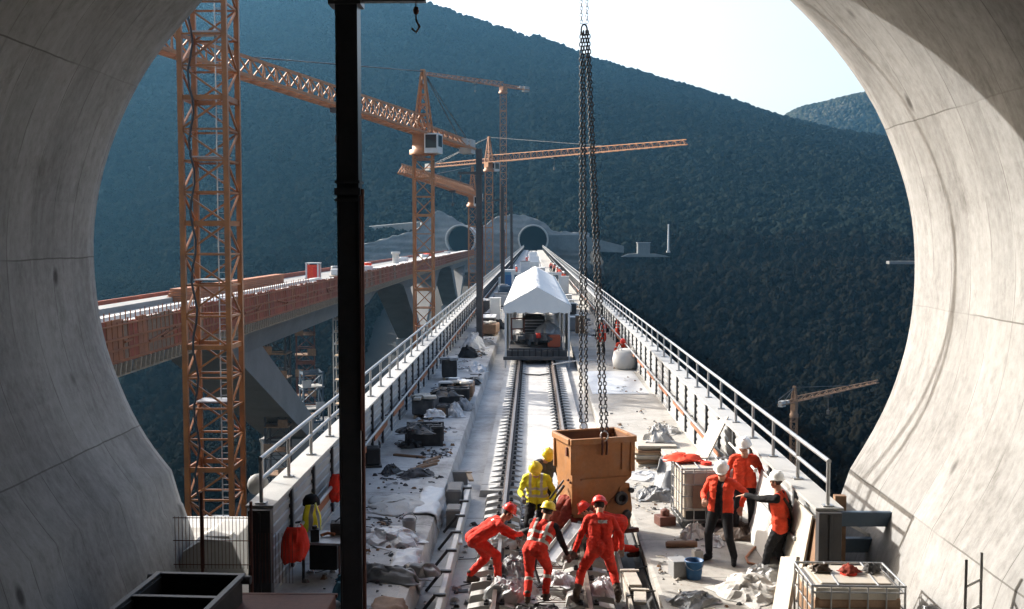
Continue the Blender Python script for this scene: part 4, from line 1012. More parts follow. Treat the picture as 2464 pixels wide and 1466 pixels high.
    for k, c in enumerate(caps):
        for t0, t1, m_ in c[5]:
            sel = (who == k) & (par > t0) & (par < t1); ids[sel] = mi(m_)
    rel = fc - np.array(P); hz_ = rel @ np.array(U); hx_ = rel @ np.array(X); hy_ = rel @ np.array(Fw)
    trunk = np.array([c[5] is RB and c[4] == tb for c in caps])[who]
    if bands:
        if bands != 'patch':
          sel = trunk & (((hz_ > 0.10) & (hz_ < 0.15)) | ((hz_ > 0.245) & (hz_ < 0.295)))
          ids[sel] = mi('reflective')
        if vest: ids[trunk & (np.abs(np.abs(hx_) - 0.105) < 0.024) & (hz_ > 0.15)] = mi('reflective')
        else: ids[trunk & (np.abs(hx_ - 0.03) < 0.075) & (np.abs(hz_ - 0.40) < 0.026) & (hy_ < 0)] = mi('reflective')
    if open_front: ids[trunk & (hy_ > 0.02) & (np.abs(hx_) < 0.055 + 0.05 * np.clip(0.3 - hz_, 0, 1))] = mi(open_front)
    new.materials.clear()
    for nm in names: new.materials.append(MATS[nm])
    new.polygons.foreach_set('material_index', ids.astype(np.int32)); new.polygons.foreach_set('use_smooth', np.ones(nf, bool)); new.update()
    o = bpy.data.objects.new('person', new); COL.objects.link(o); o.location = loc; o.rotation_euler.z = yaw; o.scale = (scale,) * 3
    tag(o, label, 'person', group)
    # helmet
    if hat:
        M = Matrix((HX, HF, HU)).transposed()
        prof_ = [(0.132, -0.004), (0.134, 0.006), (0.116, 0.016), (0.113, 0.05), (0.100, 0.088), (0.072, 0.116), (0.035, 0.130), (0.002, 0.134)]
        m = MB(); m.lathe(prof_, 24, 0, M, HC + HU * 0.045)
        vs2 = []
        for k in range(9):
            a = R(50) + R(80) * k / 8; vs2.append((0.128 * math.cos(a), 0.128 * math.sin(a), 0.0)); vs2.append((0.15 * math.cos(a), 0.128 * math.sin(a) + 0.045 * math.sin((a - R(50)) / R(80) * math.pi), -0.012))
        m.add([HC + HU * 0.045 + M @ Vector(v) for v in vs2], [(2 * k, 2 * k + 2, 2 * k + 3, 2 * k + 1) for k in range(8)], 0, True)
        m.bar(HC + HU * 0.175 - HF * 0.07, HC + HU * 0.175 + HF * 0.07, 0.03, 0.016)
        h = m.build('hard_hat', hat, o)
        sd_ = h.modifiers.new('Solidify', 'SOLIDIFY'); sd_.thickness = 0.004
    return o, T

FL = -0.215                                    # top of the loose sleepers
def at(px, py, z=0.0): return G(px, py, z)
A = at(1158, 1405, FL)
person('worker in red bending to the right over a concrete vibrator, red helmet', A, R(-78), pelvis=(0.02, -0.10, 0.80), lean=R(58), head_pitch=R(-12), head_yaw=0.15,
       feet=((-0.10, -0.17, 0), (0.16, 0.26, 0)), hands=((-0.10, 0.62, 0.72), (0.16, 0.66, 0.86)), hat='hat_red', jacket_len=0.05, bands='patch', legband=False)
Dp = at(1290, 1452, FL)
person('worker in black sleeves and red trousers seen from behind, yellow helmet', Dp, R(-14), pelvis=(-0.02, 0.02, 0.86), lean=R(42), side=R(12), head_pitch=R(-14),
       feet=((-0.13, -0.05, 0), (0.12, 0.16, 0)), hands=((0.02, 0.62, 0.62), (0.42, 0.55, 0.60)), torso='hivis_red', arms='cloth_black', legs='hivis_red', hat='hat_yellow', vest=True)
E = at(1442, 1450, FL)
person('worker in all red with wide stance seen from behind, red helmet', E, R(4), pelvis=(0.02, 0.10, 0.86), lean=R(24), side=R(3), head_pitch=R(18), head_yaw=0.2,
       feet=((-0.37, -0.02, 0), (0.30, -0.02, 0)), hands=((-0.38, 0.26, 0.74), (0.40, 0.30, 0.78)), toes=(0.35, -0.3), hat='hat_red', jacket_len=0.06, bands='patch', legband=False, gaiter=True)
B = Vector((0.08, 19.95, FL))
person('worker in yellow hi-vis vest looking down, yellow helmet, left of the skip', B, R(172), pelvis=(0, -0.03, 0.91), lean=R(10), head_pitch=R(34), head_yaw=-0.3,
       feet=((-0.14, 0.0, 0), (0.14, 0.06, 0)), hands=((-0.30, 0.30, 0.98), (0.20, 0.36, 1.05)), torso='hivis_yellow', arms='hivis_yellow', legs='cloth_black', hat='hat_yellow', legband=False, vest=True, jacket_len=0.12)
C = Vector((0.22, 21.3, -0.2))
person('worker in dark grey T-shirt behind the yellow vest, yellow helmet', C, R(-160), pelvis=(0, -0.02, 0.90), lean=R(13), head_pitch=R(34), head_yaw=0.25,
       feet=((-0.13, 0, 0), (0.13, 0.05, 0)), hands=((-0.22, 0.34, 0.95), (0.26, 0.30, 0.92)), torso='cloth_grey', arms='cloth_grey', legs='cloth_black', hat='hat_yellow', hand_mat='skin', bands=False, legband=False)
P6 = at(1352, 1325, FL)
person('worker in dark red jacket crouching at the gate of the skip', P6, R(-40), pelvis=(0, -0.1, 0.62), lean=R(50), head_pitch=R(-10), feet=((-0.16, -0.1, 0), (0.18, 0.22, 0)),
       hands=((-0.16, 0.55, 0.75), (0.20, 0.58, 0.72)), torso='dark_red_cloth', legs='dark_red_cloth', hat='hat_red', bands=False, legband=False)
Fp = Vector((1.60, 19.5, FL))
person('worker in red trousers partly hidden behind the wide-standing man', Fp, R(92), pelvis=(0, 0.0, 0.62), lean=R(76), head_pitch=R(-20), feet=((-0.10, -0.28, 0), (0.14, 0.26, 0)),
       hands=((-0.2, 0.62, 0.42), (0.18, 0.6, 0.45)), torso='hivis_red', legs='hivis_red', hat='hat_red', bands='patch')
Gp = at(1735, 1352)
person('worker in open orange jacket and black trousers standing by the IBC tank, white helmet', Gp, R(152), pelvis=(0.0, 0.05, 0.94), lean=R(4), side=R(-4), head_pitch=R(24), head_yaw=-0.35,
       feet=((-0.24, 0.06, 0), (0.22, -0.02, 0)), hands=((-0.34, 0.02, 0.98), (0.20, 0.30, 1.10)), toes=(0.3, -0.4), torso='hivis_orange', legs='cloth_black', boot='cloth_black', hat='hat_white', hand_mat='skin', bands=False, legband=False, jacket_len=0.03, open_front='cloth_black', scale=1.03)
Hp = Vector((3.98, 20.15, 0))
person('worker in orange jacket behind the open-jacketed man, white helmet', Hp, R(170), pelvis=(0, 0, 0.95), lean=R(3), head_pitch=R(12), head_yaw=0.4,
       feet=((-0.14, 0, 0), (0.15, 0.05, 0)), hands=((-0.30, 0.05, 0.9), (0.30, 0.08, 0.9)), torso='hivis_orange', legs='cloth_black', boot='cloth_black', hat='hat_white', hand_mat='skin', legband=False, jacket_len=0.04, bands=False, scale=1.05)
Ip = at(1878, 1400)
Io, IT = person('worker pointing left with outstretched arm, white helmet and black shoulder bag', Ip, R(62), pelvis=(0.0, 0.0, 0.93), lean=R(6), head_pitch=R(-4), head_yaw=0.1,
       feet=((0.12, 0.30, 0), (0.10, -0.10, 0)), hands=((-0.02, 0.72, 1.34), (0.24, 0.14, 0.96)), torso='hivis_orange', arms='cloth_black', legs='cloth_black', boot='leather', hat='hat_white', hand_mat='skin', bands=False, legband=False, vest=True, curl=0.15, scale=1.02, jacket_len=0.02)
MB().tube([IT(-0.12, 0.13, 0.42), IT(0.0, 0.17, 0.25), IT(0.17, 0.14, 0.02)], 0.018, 6).tube([IT(-0.12, -0.12, 0.44), IT(0.02, -0.16, 0.25), IT(0.18, -0.12, 0.02)], 0.022, 6).build('bag_strap', 'leather', Io)
bg_ = MB().prism([(-0.16, -0.14), (0.16, -0.12), (0.17, 0.13), (0.02, 0.16), (-0.15, 0.12)], 'x', 0.0, 0.11).build('shoulder_bag', 'cloth_black', Io, bevel=0.03); bg_.location = IT(0.17, -0.04, -0.04)
J = at(1448, 852)
person('far worker in orange vest and dark trousers left of another by the sunlit barrier', J, R(20), hands=((-0.3, 0.05, 0.85), (0.2, 0.2, 1.0)), torso='hivis_orange', arms='cloth_black', legs='cloth_black', hat='hat_white', voxel=0.016, vest=True, legband=False, jacket_len=0.22)
K = at(1491, 838)
person('far worker in orange vest close to the sunlit barrier behind the white big bag', K, R(-10), lean=R(6), hands=((-0.2, 0.25, 0.9), (0.3, 0.1, 0.85)), torso='hivis_orange', arms='cloth_black', legs='cloth_black', hat=None, voxel=0.016, vest=True, legband=False, jacket_len=0.22)
Lq = at(1490, 866)
person('far worker crouching in orange beside the white big bag', Lq, R(190), pelvis=(0, 0, 0.55), lean=R(62), head_pitch=R(0), feet=((-0.15, 0, 0), (0.15, 0.2, 0)), hands=((-0.1, 0.6, 0.35), (0.2, 0.6, 0.35)), torso='hivis_orange', legs='hivis_orange', hat='hat_red', voxel=0.016)
# groups far down the deck: three builds, copied
far1, _ = person('small distant worker in orange with white helmet on the sunlit walkway behind the tent', (0, 0, 0), 0.3, torso='hivis_orange', legs='cloth_black', hat='hat_white', voxel=0.022, group='distant workers behind the tent', legband=False)
far2, _ = person('small distant worker in red bending on the track behind the tent', (0, 0, 0), 1.3, lean=R(30), pelvis=(0, -.1, .9), hands=((-0.2, 0.5, 0.8), (0.2, 0.5, 0.8)), torso='hivis_red', legs='hivis_red', hat='hat_white', voxel=0.022, group='distant workers on the track behind the tent')
spots = [(1326, 656), (1334, 662), (1341, 671), (1347, 676), (1356, 690)]
for k, (px, py) in enumerate(spots):
    q = at(px, py)
    if k == 0: far1.location = q
    else: dup(far1, None, q, 0.8 * k)
for k, (px, py) in enumerate([(1275, 628), (1284, 631), (1292, 629), (1268, 634)]):
    q = at(px, py, -0.3)
    if k == 0: far2.location = q
    else: dup(far2, None, q, 0.9 * k)
dup(far1, None, at(1243, 668), 2.0, label='distant worker in orange left of the tent ridge, by the blue toilet cabin', group='')
dup(far1, None, at(1207, 664), 1.0, label='distant worker in orange at the shaded barrier behind the black pole', group='')
for o in COL.objects:
    if o.get('group') == '': del o['group']
# ------------------------------------------------------------------ the orange concrete skip and its chains
ctr = Vector((1.16, 20.35)); sk_ang = R(19)
sk = thing('concrete_skip', 'orange steel concrete skip hanging from chains above the track', 'skip', (ctr.x, ctr.y, 0), sk_ang)
hx, hy = 0.62, 0.46
def shell(m, rings, th=0.012, mi=0):
    """Open box walls through horizontal rings of (x0,x1,y0,y1,z), outer and inner skins."""
    for sgn in (0, 1):
        vs = []
        for (x0, x1, y0, y1, z) in rings:
            e = th * sgn; vs += [(x0 + e, y0 + e, z), (x1 - e, y0 + e, z), (x1 - e, y1 - e, z), (x0 + e, y1 - e, z)]
        fs = []
        for k in range(len(rings) - 1):
            for j in range(4):
                a, b = 4 * k + j, 4 * k + (j + 1) % 4; fs.append((a, b, b + 4, a + 4))
        m.add(vs, fs, mi if sgn == 0 else 1)
    return m
rings = [(-hx + 0.06, -0.16, -hy + 0.06, hy - 0.3, 0.40), (-hx + 0.04, -0.02, -hy + 0.04, hy - 0.2, 0.62), (-hx + 0.03, hx - 0.03, -hy + 0.02, hy - 0.02, 1.12), (-hx, hx, -hy, hy, 1.86)]
m = MB(); shell(m, rings); m.build('body', ['skip_orange', 'skip_inside'], sk)
m = MB()
for a, b in (((-hx - .04, -hy - .03), (hx + .04, -hy - .03)), ((-hx - .04, hy + .03), (hx + .04, hy + .03))): m.box(((a[0] + b[0]) / 2, a[1], 1.84), (b[0] - a[0], 0.075, 0.11))
for x in (-hx - .03, hx + .03): m.box((x, 0, 1.84), (0.075, 2 * hy - 0.015, 0.11))
m.build('rim', 'skip_orange', sk, bevel=0.012)
m = MB()
for x in (-hx + 0.02, hx - 0.02):
    for y in (-hy + 0.01, hy - 0.01): m.box((x, y, 1.5), (0.09, 0.05, 0.56))
m.box((-hx + 0.05, -hy + 0.02, 0.85), (0.09, 0.05, 0.72)).box((0.06, -hy + 0.0, 1.12), (1.0, 0.03, 0.03))
for x in (-0.4, 0.0, 0.4): m.box((x, -hy - 0.005, 1.52), (0.05, 0.03, 0.5)) if x == 0.4 else None
m.build('stiffener', 'skip_orange', sk, bevel=0.006)
m = MB()
for y in (-hy + 0.06, hy - 0.3):
    m.prism([(-0.05, 0.12), (0.56, 0.12), (0.62, 0.5), (0.56, 0.98), (0.42, 1.02), (0.30, 0.8), (0.1, 0.6)], 'y', y - 0.02, y + 0.02)
m.build('support_plate', 'skip_orange', sk, bevel=0.006)
m = MB()
for y in (-hy + 0.03,):
    m.lathe([(0.13, 0), (0.13, 0.05), (0.07, 0.055), (0.07, 0.0)], 20, M=Matrix.Rotation(R(90), 3, 'X'), off=(0.38, y, 0.72)); m.lathe([(0.05, 0), (0.05, 0.06)], 12, M=Matrix.Rotation(R(90), 3, 'X'), off=(0.58, y, 0.86)); m.lathe([(0.09, 0), (0.09, 0.04), (0.05, 0.045)], 14, M=Matrix.Rotation(R(90), 3, 'X'), off=(0.50, y, 0.40))
m.build('pivot', 'dark_steel', sk)
m = MB().prism([(-hx + 0.0, 0.40), (-0.02, 0.40), (-0.1, 0.14), (-hx + 0.12, 0.14)], 'y', -hy + 0.1, hy - 0.35); m.box((-0.4, -0.1, 0.12), (0.75, 0.8, 0.04)); m.build('gate', 'rust_brown', sk, bevel=0.01)
m = MB().box((0.3, -0.0, 0.08), (0.9, 0.08, 0.08)).box((0.3, 0.4, 0.08), (0.9, 0.08, 0.08)).box((0.3, -0.4, 0.08), (0.9, 0.08, 0.08)); m.build('skid', 'rust_brown', sk)
m = MB().tube([(-hx - 0.02, -0.1, 0.95), (-hx - 0.32, -0.3, 0.72)], 0.028, 8).tube([(-hx - 0.1, -0.3, 1.10), (-hx - 0.42, -0.42, 0.80)], 0.02, 8); m.build('lever', 'dark_steel', sk)
m = MB()
for x in (-hx - 0.012,): m.box((x, -0.22, 1.62), (0.03, 0.05, 0.16)); m.lathe([(0.022, -0.02), (0.022, 0.02)], 8, M=Matrix.Rotation(R(90), 3, 'Y'), off=(x, -0.3, 1.1)); m.lathe([(0.022, -0.02), (0.022, 0.02)], 8, M=Matrix.Rotation(R(90), 3, 'Y'), off=(x, -0.42, 1.08))
m.build('hinge', 'rust_brown', sk)
mk = Matrix.Rotation(sk_ang, 3, 'Z')
def skw(x, y, z): q = mk @ Vector((x, y, 0)); return Vector((ctr.x + q.x, ctr.y + q.y, z))
m = MB()
for y in (-hy - 0.04, hy + 0.04):
    for x in (-0.045, 0.045): m.tube([(x, y, 1.9), (x, y + (-0.05 if y < 0 else 0.05), 1.76), (x, y + (-0.02 if y < 0 else 0.02), 1.58)], 0.022, 6)
m.build('lifting_eye', 'rust_brown', sk)
def chain(label, p, q, link=0.092, r=0.0112, n_side=5):
    p, q = Vector(p), Vector(q); d = (q - p); L = d.length; d.normalize(); pitch = link * 0.76; n = int(L / pitch)
    x = d.cross(Vector((0.3, 1, 0))).normalized(); y = d.cross(x)
    m = MB(); a_, b_ = link / 2 - 0.012, link * 0.31
    for k in range(n):
        c = p + d * (pitch * (k + 0.5)); u = x if k % 2 else y; w = y if k % 2 else x
        c = c + x * 0.004 * math.sin(k * 1.7)
        loop = []
        for j in range(10):
            t = 2 * math.pi * j / 10; ct, st = math.cos(t), math.sin(t)
            loop.append((c + d * (a_ * ct + 0.010 * (1 if ct > 0 else -1)) + u * b_ * st, u * st * 1.0 + d * ct * 0.8))
        vs, fs = [], []
        for j, (c0, nrm) in enumerate(loop):
            nrm = nrm.normalized()
            for s in range(n_side):
                a = 2 * math.pi * s / n_side; vs.append(c0 + (nrm * math.cos(a) + w * math.sin(a)) * r)
        for j in range(10):
            for s in range(n_side):
                j2, s2 = (j + 1) % 10, (s + 1) % n_side; fs.append((j * n_side + s, j2 * n_side + s, j2 * n_side + s2, j * n_side + s2))
        m.add(vs, fs, 0, True)
    return m
top = Vector((0.945, 20.3, 9.42))
sling = thing('chain_sling', 'long dark four-legged chain sling holding the orange skip', 'chain', top)
def child(mb, name, mat, root, base):
    o = mb.build(name, mat, root); o.matrix_parent_inverse = Matrix.Translation(-Vector(base)); return o
for (a, b) in (((-0.06, hy + 0.06), -0.055), ((0.06, hy + 0.06), -0.01), ((-0.05, -hy - 0.06), 0.035), ((0.05, -hy - 0.06), 0.075)):
    e = skw(a[0], a[1], 1.98); child(chain('', top + Vector((b, 0, 0)), e), 'chain_leg', 'dark_steel', sling, top)
for y in (hy + 0.06, -hy - 0.06):
    e = skw(0, y, 1.93); child(MB().tube([e + Vector((0.07 * math.cos(t), 0.0, 0.09 * math.sin(t))) for t in np.linspace(0, 6.28, 14)], 0.014, 6), 'shackle', 'galvanised', sling, top)
child(MB().tube([top + Vector((0.055 * math.cos(t), 0, 0.10 * math.sin(t) + 0.02)) for t in np.linspace(0, 6.28, 18)], 0.018, 6), 'master_link', 'dark_steel', sling, top)
for dx in (-0.055, 0.05): child(chain('', top + Vector((dx, 0, 5.0)), top + Vector((dx, 0, 0.1)), link=0.08, r=0.007), 'hoist_chain', 'galvanised', sling, top)
# discharge chute
p0, p1 = D(1322, 1352, 18.55), D(1392, 1262, 19.35)
ch = thing('chute', 'pale steel chute slanting down from the skip between two red workers', 'chute', p1)
d = (p0 - p1); L = d.length; d.normalize(); side_ = d.cross(Vector((0, 0, 1))).normalized(); upv = side_.cross(d)
def cpl(a, b, t): return d * t + side_ * a + upv * b
def quadbox(m, a0, a1, b0, b1, t0, t1, mi=0):
    vs = [cpl(a, b, t) for t in (t0, t1) for b in (b0, b1) for a in (a0, a1)]
    m.add(vs, [(0, 1, 3, 2), (4, 6, 7, 5), (0, 4, 5, 1), (2, 3, 7, 6), (0, 2, 6, 4), (1, 5, 7, 3)], mi)
m = MB(); quadbox(m, -0.15, 0.15, 0, 0.02, 0, L); m.build('trough', 'galvanised', ch)
m = MB(); quadbox(m, -0.165, -0.1505, 0, 0.09, 0, L); quadbox(m, 0.1505, 0.165, 0, 0.09, 0, L); m.build('side_lip', 'white_paint', ch)
m = MB(); quadbox(m, -0.06, 0.06, -0.09, -0.002, -0.1, L * 0.9); m.build('spine', 'dark_steel', ch)
# vibrator held by the bending worker
v0 = Vector((A.x, A.y, FL))
vb = thing('vibrator', 'dark hand-held concrete vibrator with hose at the bending worker', 'tool', v0)
MB().lathe([(0.06, 0), (0.075, 0.03), (0.075, 0.2), (0.05, 0.24)], 12, M=Matrix.Rotation(R(70), 3, 'Y'), off=(0.62, 0.18, 0.78)).build('motor', 'black_plastic', vb)
MB().tube([(0.80, 0.18, 0.76), (0.95, 0.15, 0.55), (0.9, 0.05, 0.25), (0.98, -0.1, 0.05)], 0.025, 8).build('hose', 'black_plastic', vb)

# ------------------------------------------------------------------ loose stuff at the pour
k = 0
for (px, py, sx, sy, h, mat, lb) in [
    (1225, 1437, 0.85, 0.75, 0.42, 'plastic_sheet', 'big crumpled white plastic sheet at the bottom edge of the track'),
    (1240, 1378, 0.55, 0.7, 0.42, 'sheet_grey', 'crumpled grey sheet beside the bending worker'),
    (1345, 1400, 0.5, 0.6, 0.25, 'plastic_sheet', 'crumpled pale plastic between the two red workers'),
    (1452, 1425, 0.55, 0.55, 0.3, 'plastic_sheet', 'crumpled plastic between the legs of the wide-standing worker'),
    (1222, 1315, 0.45, 0.9, 0.35, 'plastic_sheet', 'bluish crumpled sheet right of the bending worker'),
    (1395, 1320, 0.5, 0.5, 0.25, 'sheet_grey', 'grey heap of wet concrete under the chute')]:
    q = G(px, py, -0.24); sheet('plastic_sheet' if 'concrete' not in lb else 'concrete_heap', lb, 'sheet', q, sx, sy, h, mat, 2.3 + 1.9 * k, n=26, rz=0.5 * k, fold=1.3); k += 1
for k, (px, py, l, w, mat, ang, lb) in enumerate([(1105, 1300, 0.75, 0.1, 'white_paint', 0.1, 'short pale batten lying against the shuttering board'), (1520, 1395, 0.9, 0.22, 'wood_form', 0.05, 'pale plank at the right ends of the loose sleepers'), (1540, 1440, 0.7, 0.2, 'wood_form', -0.1, 'pale plank nearest the dark strip of channel shade'), (1130, 1150, 0.9, 0.12, 'wood_pale', 0.15, 'timber batten at the edge of the poured slab')]):
    q = G(px, py, -0.22); tag(MB().box((0, 0, 0.035), (w, l, 0.05)).box((0.0, l * 0.3, 0.075), (w * 1.5, 0.06, 0.03)).build('plank', mat, bevel=0.006), lb, 'plank'); o = COL.objects[-1]; o.location = q; o.rotation_euler.z = ang
tag(MB().prism([(-1.1, -0.22), (1.35, -0.22), (1.35, -0.16), (-1.1, -0.16)], 'y', 15.95, 16.02).build('plank', 'wood_dark'), 'brown board laid across the track at the bottom edge', 'plank')

# ------------------------------------------------------------------ IBC tanks
def ibc(label, loc, rz, fill):
    t = thing('ibc_tank', label, 'tank', loc, rz, 'IBC tanks on the sunlit side')
    MB().box((0, 0, 0.66), (1.10, 0.92, 0.96)).build('tank', fill, t, bevel=0.07)
    m = MB()
    xs_ = np.linspace(-0.58, 0.58, 6); ys_ = np.linspace(-0.49, 0.49, 5); zs_ = [0.17, 0.40, 0.63, 0.86, 1.08]
    for z in zs_:
        for y in (-0.49, 0.49): m.tube([(-0.58, y, z), (0.58, y, z)], 0.012, 6)
        for x in (-0.58, 0.58): m.tube([(x, -0.49, z), (x, 0.49, z)], 0.012, 6)
    for x in xs_:
        for y in (-0.50, 0.50): m.tube([(x, y, 0.14), (x, y, 1.16)], 0.011, 6)
    for y in ys_:
        for x in (-0.59, 0.59): m.tube([(x, y, 0.14), (x, y, 1.16)], 0.011, 6)
    for y in (-0.5, 0.5): m.tube([(-0.59, y, 1.165), (0.59, y, 1.165)], 0.016, 6)
    for x in (-0.59, 0.59): m.tube([(x, -0.5, 1.165), (x, 0.5, 1.165)], 0.016, 6)
    for x in (-0.25, 0.25): m.tube([(x, -0.5, 1.17), (x + 0.05, 0.5, 1.17)], 0.013, 6)
    m.build('cage', 'galvanised', t)
    m = MB()
    for x in (-0.5, 0, 0.5): m.box((x, 0, 0.05), (0.12, 0.96, 0.1))
    m.box((0, 0, 0.12), (1.18, 1.0, 0.04)); m.build('pallet', 'dark_steel', t)
    MB().lathe([(0.11, 1.14), (0.11, 1.19), (0.09, 1.20)], 16).build('lid', 'hivis_red', t)
    return t
t = ibc('caged white IBC tank with brown sign plate beside the group of workers', (3.42, 21.1, 0), R(4), 'ibc_plastic')
MB().box((-0.10, -0.515, 0.62), (0.56, 0.008, 0.44)).build('sign_plate', 'ibc_plate', t)
MB().box((0.0, -0.462, 0.26), (1.0, 0.01, 0.16)).build('residue', 'tyre_rubber', t)
t = ibc('caged IBC tank half full of brown liquid in the right foreground', (4.17, 14.1, 0), R(-1), 'ibc_plastic')
MB().box((0, 0, 0.60), (1.115, 0.935, 0.84)).build('liquid', 'ibc_liquid', t, bevel=0.06)
MB().box((0, 0, 1.155), (0.9, 0.76, 0.03)).build('top_deck', 'ibc_plastic', t, bevel=0.012)
for k, (x, y, mt, lb) in enumerate([(-0.34, 0.10, 'leather', 'brown glove lying on the foreground IBC tank'), (0.02, 0.02, 'dark_red_cloth', 'dark red rag lying on the foreground IBC tank'), (0.33, 0.10, 'dark_grey_stuff', 'dark grey tool bundle on the foreground IBC tank')]):
    sheet('rag' if k == 1 else ('glove' if k == 0 else 'tool_bundle'), lb, 'rag', (4.17 + x, 14.1 + y, 1.185), 0.28, 0.2, 0.16, mt, 4.4 + k, n=14, rz=0.4 * k)
sheet('jacket', 'orange jacket thrown over the back corner of the IBC tank', 'jacket', (3.02, 21.45, 1.18), 0.75, 0.6, 0.16, 'hivis_orange', 8.8, n=18)
def hanging(name, label, c, w, h, mat, seed, rz, th=0.09, second=None):
    """A garment hung from its collar: a folded sheet tapering to the peg."""
    m = MB(); n, q = 14, 16; vs = []
    for j in range(q + 1):
        v = j / q
        wd = w * (0.42 + 0.58 * math.sin(min(1, v * 1.6) * math.pi / 2)) * (1 - 0.35 * max(0, v - 0.75) / 0.25)
        for i in range(n + 1):
            u = i / n - 0.5
            y = -th * (0.6 + 0.9 * abs(mnoise.noise(Vector((u * 5 + seed, v * 2.2, seed))))) * (1 - (2 * u) ** 2) - 0.02
            vs.append((u * wd + 0.04 * mnoise.noise(Vector((u * 3, v * 3, seed))), y, -v * h * (1 + 0.12 * mnoise.noise(Vector((u * 4 + seed, 0, 1))))))
    fs = [(j * (n + 1) + i, j * (n + 1) + i + 1, (j + 1) * (n + 1) + i + 1, (j + 1) * (n + 1) + i) for j in range(q) for i in range(n)]
    m.add(vs, fs, 0, True)
    if second: 
        m.m = [1 if (int((k % n) / n * 5) % 2) else 0 for k in range(len(m.f))]
    o = m.build(name, [mat] + ([second] if second else []), fix=False); o.location = c; o.rotation_euler.z = rz
    s_ = o.modifiers.new('Solidify', 'SOLIDIFY'); s_.thickness = 0.02
    return tag(o, label, 'jacket')
hanging('jacket', 'bright red jacket hanging on the shaded barrier near the dark end post', (XL + 0.32, 16.75, 1.06), 0.55, 0.56, 'hivis_red', 1.7, R(48), th=0.14)
hanging('jacket', 'yellow and grey vest hanging on the shaded barrier beside a dark cap', (XL + 0.33, 18.0, 1.10), 0.42, 0.66, 'hivis_yellow', 5.1, R(50), second='sheet_grey')
tag(MB().lathe([(0.15, 0), (0.15, 0.08), (0.10, 0.16), (0.02, 0.19)], 14).build('cap', 'cloth_black'), 'dark cap hung on the guard bar above the yellow vest', 'cap'); COL.objects[-1].location = (XL + 0.30, 18.25, 1.02)
hanging('jacket', 'red jacket hanging on the shaded barrier just left of the thick black pole', (XL + 0.30, 20.55, 1.06), 0.45, 0.52, 'hivis_red', 9.3, R(50), th=0.13)

# ------------------------------------------------------------------ timber stacks on the sunlit walkway
for s_, (x, y, n, w, l) in enumerate([(3.02, 26.9, 9, 0.95, 1.4), (3.55, 26.2, 8, 0.9, 1.6)]):
    for k in range(n):
        mat = ['wood_form', 'wood_pale', 'wood_dark', 'wood_form'][(k + s_) % 4]
        o = MB().box((0, 0, 0.03), (w, l, 0.052)).build('timber_panel', mat, bevel=0.005); o.location = (x + random.uniform(-.05, .05), y + random.uniform(-.06, .06), 0.0 + k * 0.0585); o.rotation_euler.z = random.uniform(-0.06, 0.06)
        tag(o, ('timber panel in the far stack on the sunlit walkway' if s_ == 0 else 'timber panel in the near brown-topped stack on the sunlit walkway'), 'panel', 'timber panels of the far stack' if s_ == 0 else 'timber panels of the near stack')
sheet('sack', 'pale sack lying on top of the timber stacks', 'sack', (3.15, 26.9, 0.53), 0.7, 0.7, 0.5, 'bigbag', 1.1)
def leaning(name, label, base, top_, w, th, mat, cat):
    b, t_ = Vector(base), Vector(top_); d = t_ - b; L = d.length; d.normalize()
    y = Vector((0, 1, 0)); n = y.cross(d).normalized(); y = d.cross(n)
    M = Matrix((y, d, n)).transposed()
    o = MB().box((b + t_) / 2 + n * th / 2, (w, L, th), M=M).build(name, mat, bevel=0.004); return tag(o, label, cat)
leaning('board', 'large pale board leaning on the barrier beyond the orange jackets', (3.35, 23.7, 0.0), (4.22, 24.3, 1.5), 1.15, 0.03, 'wood_form', 'board')
sheet('tarpaulin', 'grey tarpaulin slumped against the leaning pale board', 'tarpaulin', (3.18, 24.2, 0.0), 0.9, 1.6, 1.1, 'sheet_grey', 6.6, n=24)
leaning('board', 'white sunlit panel leaning on the barrier behind the pointing worker', (4.02, 19.2, 0.0), (4.27, 19.2, 1.28), 1.7, 0.025, 'white_paint', 'board')
leaning('board', 'tall warped plywood sheet leaning on the barrier next to the end post', (4.05, 16.95, 0), (4.28, 16.95, 1.35), 1.1, 0.03, 'wood_form', 'board')
leaning('board', 'dark-edged plywood sheet closest to the end post', (4.16, 16.3, 0), (4.33, 16.3, 1.28), 0.5, 0.04, 'wood_dark', 'board')
leaning('board', 'long bare timber board propped between the plastic heap and the IBC tank', (3.36, 14.75, 0), (3.62, 15.1, 1.1), 0.75, 0.05, 'wood_form', 'board')
tag(MB().tube([D(1755, 1066, 22.2), D(1818, 1132, 19.6)], 0.022, 8).box(D(1818, 1132, 19.6), (0.06, 0.03, 0.06)).build('pole_handle', 'white_paint'), 'thin white pole leaning over the shoulder of the rear white-helmeted worker', 'pole')
# end of the barrier: blue steel arms
eb = thing('steel_bracket', 'dark blue steel bracket arms bolted behind the sunlit barrier end', 'bracket', (XR + 0.15, 16.2, 0))
m = MB(); m.box((0.55, 0, 1.36), (1.0, 0.10, 0.22)).box((0.45, 0.35, 0.86), (0.85, 0.12, 0.22)).bar((0.98, 0, 1.26), (1.0, 0.02, 0.35), 0.09); m.build('arm', 'blue_steel', eb, bevel=0.008)
MB().bar((0.3, 0.3, 1.2), (0.95, 0.6, 0.8), 0.05).build('brace', 'white_paint', eb)
MB().box((0.15, 0.28, 0.95), (0.17, 0.12, 1.4)).build('packing_timber', 'wood_dark', eb)
